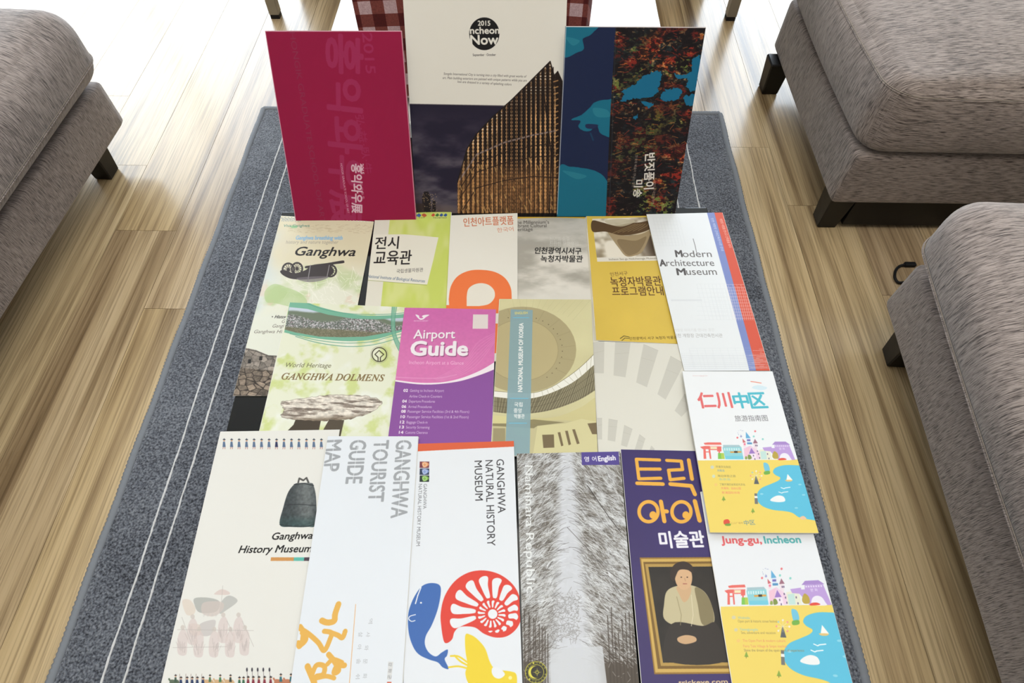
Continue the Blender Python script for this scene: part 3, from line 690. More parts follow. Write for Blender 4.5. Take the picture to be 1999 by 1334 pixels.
# ---- 4: cloudy museum leaflet
def art_cloud(s):
    n1 = s.n(150, 70, 5, 9, .55); c = mixc(C(170, 165, 154) + 0 * s.img, C(226, 220, 210), sstep(.35, .72, n1)); gx, gy = s.grid(); c = mixc(c, C(222, 218, 208), sstep(540, 600, gy)); s.img = mixc(c, C(168, 166, 160), sstep(520, 430, gy) * .55)
    s.poly([(995, 418), (1150, 418), (1150, 427), (1080, 425), (995, 428)], (206, 168, 62)); s.poly([(1141, 420), (1150, 420), (1185, 700), (1163, 700)], (196, 186, 160), .6)
    for t_, x0, x1, y in (('The Millennium’s', 1003, 1072, 438), ('Vibrant Cultural', 1003, 1067, 445), ('Heritage', 1003, 1040, 452)): s.text(face(t_, SANS), (x0, y), (x1, y - 1), 6.6, (74, 70, 66))
    s.text('천년의 숨결', (1073, 472), (1112, 471), 9, (214, 212, 206), .8); s.text('찬란한 문화유산', (1073, 481), (1130, 481), 9, (214, 212, 206), .8)
    s.text('인천광역시서구', (1043, 496), (1134, 497), 13, (20, 18, 18), bold=.018, slant=.12); s.text('녹청자박물관', (1055, 512), (1137, 512), 13, (20, 18, 18), bold=.018, slant=.12)
lay('brochure', 'grey cloud-pattern museum leaflet between the orange-arch and the mustard brochures', 'brochure', [(998, 424), (1143, 424), (1170, 700), (996, 700)], 0, (186, 180, 168), art_cloud, .38, .45, seed=4)

# ---- 3: white brochure with the orange arch
def art_arch(s):
    O = (240, 122, 66)
    s.text('인천아트플랫폼', (905, 443), (1003, 438), 17, (206, 116, 80), bold=.008); s.text('한국어', (971, 454), (1003, 451), 9, (216, 140, 110))
    out = [(878, 610), (876, 585), (880, 560), (893, 540), (915, 529), (940, 527), (966, 531), (986, 543), (997, 562), (999, 584), (999, 612)]
    s.poly([(878, 612)] + [tuple(p) for p in smooth(out[1:-1], False)] + [(999, 612)], O)
    s.poly([(860, 598), (868, 596), (974, 598), (974, 614), (860, 614)], O); s.poly([(860, 612), (940, 612), (940, 720), (856, 720)], O); s.poly([(962, 632), (974, 632), (976, 690), (962, 690)], O)
    s.poly([(911, 598)] + [tuple(p) for p in smooth([(911, 580), (914, 565), (925, 556), (940, 553), (955, 557), (965, 568), (965, 582), (954, 594), (935, 598)], False)], (232, 226, 214))
    s.poly([(968, 612), (979, 612), (979, 632), (968, 632)], (232, 226, 214))
lay('brochure', 'white brochure with a big orange arch between the green and the grey ones', 'brochure', [(880, 421), (1010, 416), (1010, 705), (866, 705)], 1, (233, 229, 219), art_arch, .45, seed=3)

# ---- 5: mustard programme
def art_mustard(s):
    s.img = s.img * (1 + .05 * (s.n(120, 120, 3, 3)[..., None] - .5)); q = [(1156, 427), (1262, 424), (1284, 509), (1166, 511)]
    s.poly(q, (228, 222, 210)); ph = [(1156, 427), (1262, 424), (1280, 500), (1165, 503)]
    s.paint(lambda x, y: mixc(mixc(C(236, 228, 212) + 0 * s.img, C(150, 136, 112), sstep(.45, .75, s.n(50, 50, 3, 11))), C(70, 54, 38), sstep(.5, 1.6, np.hypot((x - 1290) / 40, (y - 470) / 60) * -1 + 1.9)), ph)
    s.blob([(1183, 447), (1200, 456), (1230, 460), (1262, 452), (1275, 440), (1268, 462), (1255, 490), (1240, 499), (1222, 500), (1208, 484), (1195, 466)], (166, 146, 112)); s.blob([(1205, 468), (1240, 470), (1262, 462), (1250, 488), (1236, 497), (1222, 496)], (128, 108, 78), .7)
    s.blob([(1185, 446), (1210, 456), (1245, 458), (1266, 450), (1262, 446), (1220, 450)], (214, 200, 172), .9)
    s.blob([(1156, 431), (1176, 434), (1200, 440), (1226, 436), (1250, 434), (1266, 432), (1270, 446), (1244, 456), (1212, 459), (1182, 452), (1157, 452)], (92, 70, 46)); 
    for k in range(6): s.line([(1196 + k * 10, 455 - k), (1218 + k * 9, 446 - k), (1240 + k * 5, 437)], 1.6, (150, 128, 92), .7)
    s.blob([(1182, 430), (1215, 427), (1240, 432), (1215, 442), (1190, 438)], (196, 186, 160), .8)
    s.text('Incheon Seo-gu Nokcheongja Museum', (1189, 508), (1282, 506), 3.6, (120, 112, 96))
    s.text('인천서구', (1192, 540), (1226, 537), 8, (110, 84, 50)); s.text('녹청자박물관', (1193, 560), (1292, 558), 19, (88, 56, 34), bold=.008); s.text('프로그램안내', (1196, 578), (1296, 577), 18, (88, 56, 34), bold=.008)
    s.line([(1211, 661), (1218, 656), (1228, 658)], 1.6, (90, 80, 40)); s.line([(1214, 665), (1220, 660), (1228, 661)], 1.4, (90, 80, 40)); s.text('인천광역시 서구 녹청자 박물관', (1229, 664), (1322, 662), 6, (84, 68, 30))
lay('brochure', 'mustard yellow museum programme with a photo of hands holding a bowl', 'brochure', [(1145, 421), (1268, 417), (1330, 672), (1164, 664)], 0, (219, 188, 82), art_mustard, .4, seed=5)

# ---- 10: beige folder with radiating grey blocks
def art_blocks(s):
    z = lambda x, y: (x / 3.706 + 1120, y / 3.706 + 640)
    for q in ([(135, 110), (222, 95), (218, 330), (148, 328)], [(300, 105), (412, 105), (375, 358), (288, 345)], [(505, 120), (612, 165), (530, 430), (452, 395)], [(700, 205), (800, 260), (665, 520), (606, 480)], [(800, 480), (900, 520), (780, 645), (730, 600)],
              [(170, 655), (205, 655), (205, 810), (176, 808)], [(252, 660), (318, 672), (300, 825), (245, 815)], [(365, 705), (425, 735), (385, 865), (342, 850)], [(475, 772), (518, 805), (490, 890), (440, 885)], [(560, 855), (585, 880), (575, 900), (545, 895)]):
        s.poly([z(*p) for p in q], (203, 200, 190)); s.line([z(*q[0]), z(*q[1])], .8, (190, 186, 176)); m_ = lambda a, b, t: (a[0] + (b[0] - a[0]) * t, a[1] + (b[1] - a[1]) * t); s.line([z(*m_(q[0], q[3], .35)), z(*m_(q[1], q[2], .3))], .7, (186, 182, 170), .7)
lay('folder', 'off-white folder printed with radiating pale grey blocks, below the mustard brochure', 'brochure', [(1157, 666), (1330, 673), (1385, 885), (1168, 884)], 1, (222, 219, 208), art_blocks, .42, seed=10)

# ---- 6: architecture museum leaflet
def art_modern(s):
    s.poly([(1378.6, 410), (1395, 410), (1475, 715), (1478, 725), (1463, 725), (1457, 700)], (128, 142, 198)); s.poly([(1393, 410), (1420, 410), (1510, 730), (1477, 730), (1471, 700)], (214, 92, 72))
    L = []; r = np.random.default_rng(4)
    for x, y, w, h in ((1275, 425, 50, 55), (1360, 555, 60, 70), (1385, 565, 50, 60), (1310, 585, 60, 3), (1345, 680, 120, 40), (1330, 690, 160, 30)):
        for k in range(9): 
            t = k / 8; L.append((x + w * t, y, x + w * t + h * .25, y + h)); L.append((x, y + h * t, x + w, y + h * t))
    s.segs(L, .6, (198, 202, 208), .3)
    for k in range(8): s.line([(1330 + k, 694 + k * 3.6), (1500 + k, 694 + k * 3.6)], .6, (206, 210, 216), .7)
    L = [(1418 + k * 4, 555 + r.uniform(0, 6), 1434 + k * 4, 626) for k in range(10)] + [(1416 + k * 1.3, 556 + k * 6, 1460 + k * 1.5, 556 + k * 6) for k in range(12)]
    s.segs(L, .8, (240, 225, 228), .6); s.segs([(1458 + r.uniform(0, 26), 682 + k * 3, 1480 + r.uniform(0, 20), 682 + k * 3) for k in range(13)], .8, (240, 225, 228), .6)
    G = (104, 100, 100)
    for w, x0, x1, y in (('odern', 1333.5, 1390, 502), ('rchitecture', 1301.5, 1395, 519.5), ('useum', 1340.5, 1400, 537)): s.text(face(w, SANS), (x0, y), (x1, y), 12.5 if w != 'useum' else 9, G)
    for w, x0, x1, y in (('M', 1320, 1332.5, 501.5), ('A', 1289, 1300.5, 519.5), ('M', 1322.5, 1339, 537)): s.text(face(w, SANS_B), (x0, y), (x1, y), 12.5, (84, 80, 80))
    s.line([(1353, 466), (1357, 480), (1360, 494)], 1.1, G)
    s.text('인천 개항장 근대건축전시관', (1316, 659), (1411, 659), 7.5, (170, 168, 168)); s.text('개항장 이야기를 만나는 공간', (1316, 648), (1395, 647), 6, (212, 212, 214))
    s.text('인천 개항장 근대건축전시관 안내', (1387.5, 426), (1408, 490), 5, (216, 222, 240)); s.text('개항장 사람들 만나고 건축물을 보다', (1404, 427), (1423, 484), 5.5, (246, 214, 206))
lay('brochure', 'white architecture museum leaflet with blue and red stripes along one side', 'brochure', [(1262, 418), (1410, 415), (1503, 724), (1336, 724)], 2, (232, 235, 238), art_modern, .32, .5, seed=6)

# ---- 7: dolmen brochure
def art_dolmen(s):
    z = lambda x, y: (x / 4.4475 + 420, y / 4.4475 + 580); Z = lambda L: [z(*p) for p in L]
    n1, n2 = s.n(45, 45, 5, 21), s.n(70, 70, 4, 22); s.img = mixc(mixc(C(228, 230, 208) + 0 * s.img, C(206, 216, 146), sstep(.48, .72, n1)), C(236, 238, 230), sstep(.55, .75, n2) * .8)
    T = (118, 178, 152); up = smooth([z(650, 45), z(780, 45), z(900, 85), z(1080, 130), z(1280, 160), z(1500, 160), z(1660, 145)], False); lo = smooth([z(1700, 275), z(1560, 320), z(1400, 365), z(1180, 385), z(950, 370), z(750, 340), z(600, 310)], False)
    s.poly([tuple(p) for p in up] + [tuple(p) for p in lo], T)
    def city(x, y):
        m1, m2, m3 = s.n(4, 3, 2, 31, .9), s.n(60, 30, 4, 32), s.n(3, 3, 1, 33); c = mixc(C(96, 104, 96) + 0 * s.img, C(206, 202, 206), sstep(.35, .75, m1)); c = mixc(c, C(120, 84, 96), sstep(.72, .85, m3) * .5)
        hill = 618 + 8 * np.sin((x - 600) / 22.) + 6 * m2 - np.abs(x - 640) * -.05; c = mixc(c, C(112, 124, 104), sstep(3, -3, y - hill)); sky = hill - 8 - 14 * np.exp(-((x - 640) / 34.) ** 2)
        c = mixc(c, C(196, 206, 220) - .12 * (m2[..., None] - .5), sstep(2, -3, y - sky)); return mixc(c, C(116, 112, 84), sstep(646, 652, y + 6 * m2 - (x - 690) * .06) * .8)
    s.paint(city, Z([(645, 90), (800, 105), (980, 155), (1200, 190), (1400, 195), (1660, 180), (1640, 280), (1500, 310), (1300, 345), (1100, 350), (900, 345), (700, 310), (605, 285)]))
    for p in (((650, 320), (850, 370), (1100, 400), (1350, 390), (1500, 350), (1700, 300)), ((700, 345), (900, 400), (1150, 430), (1400, 410), (1700, 320)), ((1540, 60), (1530, 200), (1540, 330), (1600, 470), (1700, 560)), ((1580, 60), (1560, 200), (1570, 330), (1630, 450), (1700, 520)), ((780, 48), (950, 110), (1200, 148), (1500, 150), (1700, 130))):
        s.line([tuple(q) for q in smooth(Z(p), False)], 1.7, (96, 160, 138), .85)
    s.line([tuple(q) for q in smooth(Z(((1558, 60), (1545, 200), (1555, 330), (1615, 460), (1700, 540))), False)], 5.5, T, .8)
    s.ring(740.5, 692.5, 17.5, 17, .8, (150, 150, 120), .7); s.ring(740.5, 692.5, 15.2, 14.6, 2, (72, 66, 48)); s.line([(738, 706), (738, 698), (732, 692), (740, 684.5), (749, 692), (742.5, 698), (742.5, 706)], 2, (72, 66, 48))
    s.text(face('World Heritage', SANS_I), (555, 717), (645, 718), 8.5, (116, 112, 84)); B = (128, 106, 66)
    s.text(face('GANGHWA DOLMENS', SERIF_I), (549, 741), (749, 744), 12.5, B, bold=.03); 
    rock = smooth(Z([(575, 915), (620, 897), (800, 880), (900, 860), (1050, 850), (1200, 850), (1350, 865), (1440, 900), (1440, 930), (1350, 1000), (1200, 1050), (1050, 1066), (900, 1075), (760, 1070), (660, 1062), (575, 1035), (600, 985), (580, 950)]))
    s.poly(Z([(700, 1060), (920, 1062), (900, 1160), (620, 1170), (680, 1110)]), (72, 62, 50)); s.poly(Z([(990, 1062), (1120, 1068), (1070, 1290), (1000, 1290), (940, 1150)]), (84, 74, 60))
    def rk(x, y):
        a, b = s.n(40, 8, 5, 41, .6), s.n(10, 10, 4, 42); c = mixc(C(120, 108, 98) + 0 * s.img, C(222, 214, 202), sstep(.3, .62, a)); c = c * (.86 + .36 * b)[..., None]; return mixc(c, C(96, 78, 58), sstep(808, 822, y + (x - 640) * .05) * .7)
    rr = np.random.default_rng(4); rock = [tuple(np.array(p_) + rr.normal(0, .9, 2)) for p_ in rock]; s.paint(rk, rock); s.line([tuple(p_) for p_ in rock] + [tuple(rock[0])], .8, (110, 98, 84), .6)
lay('brochure', 'pale green dolmens brochure with a stone slab picture and a curved town photo', 'brochure', [(566, 591), (792, 600), (756, 890), (497, 882)], 1, (228, 230, 206), art_dolmen, .38, .4, seed=7)

# ---- 9: national museum booklet
def art_dome(s):
    z = lambda x, y: (x / 4.302 + 740, y / 4.302 + 590); Z = lambda L: [z(*p) for p in L]; gx, gy = s.grid()
    s.img = mixc(C(222, 216, 170) + 0 * s.img, C(200, 192, 148), s.n(120, 120, 3, 2)); s.img = mixc(s.img, C(190, 180, 138), sstep(800, 830, gy) * .7)
    r = np.random.default_rng(2); s.segs([(1000 + k * 14, 584, 1008 + k * 10, 604 + (k - 5) ** 2 * .6) for k in range(12)], .7, (196, 190, 146), .7)
    s.ell(1020, 683, 105, 84, (176, 164, 124)); s.ell(1018, 684, 72, 60, (188, 174, 130)); s.ring(1018, 684, 72, 60, .8, (156, 144, 104))
    s.segs([(1020 + 75 * math.cos(a), 684 + 62 * math.sin(a), 1020 + 104 * math.cos(a), 683 + 83 * math.sin(a)) for a in np.linspace(-2.2, .6, 9)], .6, (150, 140, 102), .8)
    for a in np.linspace(-1.9, .9, 17): s.ell(1018 + 80 * math.cos(a), 684 + 67 * math.sin(a), .9, .9, (96, 84, 60))
    A = smooth(Z([(940, 745), (1000, 750), (1150, 760), (1300, 760), (1430, 720), (1550, 650), (1680, 555), (1800, 440), (1860, 360)]), False); B = smooth(Z([(1880, 470), (1790, 540), (1700, 620), (1600, 690), (1450, 760), (1300, 805), (1150, 812), (1000, 800), (940, 790)]), False); D = smooth(Z([(940, 918), (1000, 928), (1150, 940), (1300, 932), (1450, 905), (1600, 855), (1720, 800), (1860, 710)]), False)
    s.poly([tuple(p) for p in A] + [tuple(p) for p in B], (238, 236, 226)); s.poly([tuple(p) for p in B][::-1] + [tuple(p) for p in D][::-1], (118, 110, 86))
    L = []; Bn, Dn = np.array(B)[::-1], np.array(D)
    for t in np.linspace(0, 1, 42): a = Bn[int(t * (len(Bn) - 1))]; b = Dn[int(t * (len(Dn) - 1))]; L.append((*a, *b)); 
    s.segs(L, .7, (196, 188, 152), .9)
    An = np.array(A); s.segs([(*An[int(t * (len(An) - 1))], *Bn[int(t * (len(Bn) - 1))]) for t in np.linspace(.3, 1, 16)], .6, (150, 142, 112), .8)
    for o_ in (.3, .6, .95): s.line([tuple(Bn[int(t * (len(Bn) - 1))] * (1 - o_) + Dn[int(t * (len(Dn) - 1))] * o_) for t in np.linspace(0, 1, 24)], .7, (84, 76, 56), .7, cap=False)
    s.line([tuple(p) for p in A], .8, (110, 100, 70)); s.blob(Z([(975, 960), (1300, 975), (1500, 960), (1700, 880), (1840, 800), (1850, 1000), (1500, 990), (1250, 1030), (975, 1010)]), (206, 196, 142), .8)
    s.poly(Z([(1330, 1040), (1560, 1020), (1700, 980), (1850, 1010), (1850, 1300), (1290, 1300)]), (212, 204, 156)); s.poly(Z([(1300, 985), (1560, 1010), (1330, 1040), (1300, 1060), (940, 1040), (940, 1020)]), (122, 112, 80), .75)
    for q in ([(1370, 1115), (1468, 1112), (1472, 1222), (1380, 1226)], [(1500, 1095), (1522, 1092), (1548, 1205), (1530, 1212)], [(1562, 1082), (1585, 1080), (1612, 1195), (1592, 1203)], [(1622, 1070), (1645, 1068), (1684, 1188), (1662, 1194)], [(1750, 1020), (1850, 1010), (1850, 1110), (1790, 1110)]): s.poly(Z(q), (120, 104, 76))
    s.poly(Z([(960, 1060), (1060, 1060), (1060, 1300), (950, 1300)]), (150, 138, 104), .8); s.poly(Z([(950, 950), (1070, 960), (1070, 1020), (950, 1020)]), (214, 206, 150))
    s.poly([(997, 604), (1040, 605.5), (1034, 890), (986, 890)], (136, 166, 174), .93); Wt = (236, 238, 236); Bl = (112, 190, 220)
    s.text('ENGLISH', (1005.5, 614), (1030, 613), 4.6, (222, 210, 120), bold=.03)
    for y, x0, x1 in ((620.5, 1002, 1032), (778, 996, 1031), (826.5, 994, 1028)): s.line([(x0, y), (x1, y)], 1.6, Bl)
    s.text(face('NATIONAL MUSEUM OF KOREA', SANS_B), (1019.5, 765), (1021.5, 631), 8.5, Wt)
    for t_, x, y in (('국립', 1012, 791), ('중앙', 1011, 803), ('박물관', 1012, 814)): s.text(t_, (x - 8, y + 3), (x + (8 if len(t_) == 2 else 12), y + 3), 8.5, Wt, bold=.02)
lay('booklet', 'cream museum booklet showing a round skylight, blue title strip down one side', 'brochure', [(975, 584), (1154, 585), (1167, 890), (958, 890)], 2, (206, 198, 152), art_dome, .4, .4, seed=9)

# ---- 8: airport guide
def art_airport(s):
    z = lambda x, y: (x / 4.302 + 740, y / 4.302 + 590); gx, gy = s.grid(); n1 = s.n(7, 7, 1, 5); s.img = mixc(C(206, 104, 172) + 0 * s.img, C(216, 120, 178), sstep(600, 720, gy)); s.img *= (.985 + .03 * n1)[..., None]
    lo = smooth([z(60, 650), z(135, 668), z(300, 690), z(430, 694), z(560, 684), z(700, 660), z(850, 612), z(975, 562), z(1080, 510)], False); up = smooth([z(1080, 440), z(975, 502), z(850, 575), z(700, 636), z(560, 670), z(430, 680), z(300, 676), z(135, 655), z(60, 645)], False)
    s.poly([tuple(p) for p in up] + [tuple(p) for p in lo], (240, 230, 236)); s.poly([tuple(p) for p in lo] + [z(1080, 1400), z(0, 1400)], (138, 80, 156))
    for k in range(7): s.line([tuple(p) for p in smooth([z(520 - k * 10, 668 - k * 3), z(700, 610 - k * 16), z(830, 520 - k * 30), z(975, 330 - k * 12)], False)], .7, (232, 160, 204), .6, cap=False)
    s.line([tuple(p) for p in smooth([z(140, 632), z(300, 640), z(500, 640), z(650, 610)], False)], 2.5, (226, 150, 196), .7)
    Wt = (240, 232, 238)
    s.text(face('Airport', SANS), (809, 663), (889, 662), 17, (150, 90, 120), .7); s.text(face('Airport', SANS), (807, 661.5), (888, 660.5), 17, Wt, bold=.02)
    s.text(face('Guide', SANS_B), (803.5, 696), (913.5, 696), 27, (130, 70, 110), .7); s.text(face('Guide', SANS_B), (801.5, 694), (912, 694), 27, Wt, bold=.012)
    s.text(face('Incheon Airport at a Glance', SANS), (798.5, 711.5), (905, 712.5), 7, (240, 186, 218))
    s.blob([(811, 615), (817, 616), (821, 621), (826, 616), (838, 615), (831, 620), (826, 624), (819, 624)], Wt); s.blob([(818, 619), (823, 618), (826, 621), (821, 622)], (206, 104, 172)); s.text('INCHEON AIRPORT', (808, 628), (836, 628), 2.2, Wt)
    s.poly([(923.5, 614), (953, 614), (952.5, 642), (922.5, 642)], (226, 214, 212))
    for i, (nn, t_, y) in enumerate((('02', 'Getting to Incheon Airport', 755), ('', 'Airline Check-in Counters', 803), ('04', 'Departure Procedures', 845), ('06', 'Arrival Procedures', 890), ('08', 'Passenger Service Facilities (3rd & 4th Floors)', 930), ('10', 'Passenger Service Facilities (1st & 2nd Floors)', 975), ('12', 'Baggage Check-in', 1020), ('13', 'Security Screening', 1062), ('14', 'Customs Clearance', 1106), ('15', 'Immigration', 1152), ('16', 'Quarantine', 1198))):
        x = 205 - (y - 755) * .11; 
        if nn: s.text(face(nn, SANS_B), z(x, y), z(x + 36, y), 5.4, Wt)
        s.text(face(t_, SANS), z(x + 54 - (0 if nn else 0), y), z(x + 54 + 11.0 * len(t_), y + 1), 5.2, (222, 200, 226))
lay('brochure', 'pink and purple airport guide at the middle of the spread', 'brochure', [(790, 601), (968, 604), (959, 884), (754, 884)], 2, (206, 104, 172), art_airport, .38, .45, seed=8)

# ---- 12: history museum leaflet
def fig(s, x, y, h, robe, hat=(40, 36, 40), step=1):
    s.poly([(x - h * .16, y), (x - h * .1, y - h * .62), (x + h * .12, y - h * .62), (x + h * .2, y)], robe); s.ell(x + h * .03, y - h * .74, h * .1, h * .11, (206, 160, 130)); s.ell(x + h * .03, y - h * .86, h * .17, h * .06, hat); s.poly([(x - h * .06, y - h * .86), (x + h * .02, y - h * 1.04), (x + h * .12, y - h * .86)], hat)
def rider(s, x, y, h, horse, robe):
    s.blob([(x - h * .5, y - h * .15), (x - h * .35, y - h * .42), (x, y - h * .4), (x + h * .35, y - h * .38), (x + h * .45, y), (x - h * .3, y)], horse); s.line([(x - h * .38, y - h * .25), (x - h * .55, y - h * .5)], h * .14, horse); fig(s, x + h * .08, y - h * .2, h * .75, robe)
def art_history(s):
    for k in range(16):
        x = 437 + k * 14.6; fig(s, x, 873, 17, (92, 112, 142) if k != 7 else (52, 56, 90), (60, 70, 84)); s.segs([(x - 1, 873, x - 2, 877), (x + 2, 873, x + 2, 877)], 1.2, (180, 120, 110))
    bell = smooth([(574, 946), (584, 943), (606, 943), (612, 948), (617, 975), (616, 1024), (600, 1029), (570, 1029), (546, 1025), (553, 990), (562, 962)])
    def bz(x, y): a = s.n(6, 6, 3, 6); b = s.n(40, 60, 3, 7); c = mixc(C(62, 68, 70) + 0 * s.img, C(118, 122, 122), sstep(560, 604, x) * sstep(625, 596, x) * .8 + .2 * b); c = mixc(c, C(60, 82, 82), sstep(1000, 1024, y) * .7); return c * (.8 + .4 * a)[..., None]
    s.paint(bz, bell); s.line([(556, 986), (585, 985), (616, 987)], 1.3, (52, 56, 58)); s.line([(574, 946), (594, 944), (612, 948)], 1.6, (50, 54, 56)); s.line([(582, 942), (584, 934), (592, 938), (598, 933), (602, 942)], 3.4, (88, 86, 84)); s.line([(546, 1024), (570, 1028), (600, 1028), (616, 1023)], 1.4, (46, 54, 56))
    s.text(face('Ganghwa', SANS_I), (529, 1054), (609, 1052), 13.5, (26, 24, 24), bold=.02); s.text(face('History Museum', SANS_I), (465, 1080), (607, 1078), 14, (26, 24, 24), bold=.02)
    s.poly([(529, 1088.5), (574, 1088.5), (574, 1095.5), (528, 1095.5)], (206, 148, 88)); s.poly([(574, 1088.5), (594, 1088.5), (593, 1095.5), (573, 1095.5)], (98, 184, 170)); s.poly([(594, 1088.5), (607, 1088.5), (606, 1095.5), (593, 1095.5)], (84, 70, 80))
    z = lambda x, y: (x / 5.7 + 320, y / 5.7 + 1100); Z = lambda L: [z(*p) for p in L]; r = np.random.default_rng(8)
    for q, c in (([(345, 390), (500, 385), (620, 430), (580, 540), (400, 550), (340, 460)], (168, 168, 164)), ([(640, 430), (725, 360), (820, 420), (700, 520), (620, 560)], (178, 178, 174)), ([(440, 440), (640, 430), (660, 510), (560, 590), (430, 560)], (206, 192, 186)), ([(205, 420), (290, 410), (350, 500), (330, 570), (250, 570)], (220, 204, 190)), ([(560, 340), (640, 290), (725, 320), (720, 350), (600, 352)], (214, 194, 188)), ([(400, 680), (560, 630), (570, 700), (520, 800), (410, 800)], (196, 188, 186)), ([(290, 680), (400, 690), (400, 800), (300, 790)], (216, 200, 190))): s.blob(Z(q), c, .75)
    for x, y in ((210, 880), (390, 900), (560, 900), (740, 900), (900, 880), (660, 740), (830, 740), (320, 760)):
        s.blob(Z([(x - 50, y + 130), (x - 60, y), (x - 40, y - 100), (x + 10, y - 150), (x + 50, y - 90), (x + 50, y + 20), (x + 35, y + 140)]), (214, 198, 194), .7); s.ell(*z(x, y - 165), 4.2, 4.6, (204, 194, 186), .8); q = r.normal(0, 32, (14, 2)); s.segs([(*z(x + a, y + b), *z(x + a * .6, y + b + 70)) for a, b in q], .7, (178, 166, 164), .6)
    s.segs([(*z(150, 740), *z(1000, 750)), (*z(100, 940), *z(700, 930)), (*z(870, 640), *z(1000, 930)), (*z(655, 250), *z(640, 430)), (*z(200, 600), *z(320, 930)), (*z(700, 640), *z(760, 760))], .8, (184, 176, 172), .8)
    for k in range(4): s.text('무', z(430 + k * 45, 600), z(455 + k * 45, 600), 6, (200, 196, 192))
    for x, c in ((345, (72, 92, 78)), (412, (86, 116, 88)), (432, (70, 120, 86)), (452, (60, 70, 62))): rider(s, x - 4, 1336, 20, (96, 110, 92) if x == 345 else (206, 170, 130), c)
    for x in (353, 365, 375, 385, 396): fig(s, x, 1338, 17, (44, 62, 100)); s.segs([(x - 3, 1335, x - 2, 1316)], .8, (150, 130, 120))
    for x in (467, 475): fig(s, x, 1338, 17, (66, 110, 84))
    for x in (484, 494, 505, 516, 528): fig(s, x, 1338, 18, (136, 56, 70)); s.segs([(x - 1, 1330, x - 2, 1304)], .8, (120, 110, 110)); s.ell(x - 2, 1308, 1.6, 4, (60, 56, 66))
    for x in (546, 566): rider(s, x, 1336, 22, (190, 126, 96), (58, 110, 120))
lay('leaflet', 'tall ivory history museum leaflet with a bronze bell, nearest the left side', 'brochure', [(430, 843), (662, 839), (590, 1372), (306, 1372)], 2, (228, 226, 220), art_history, .5, .3, seed=12)

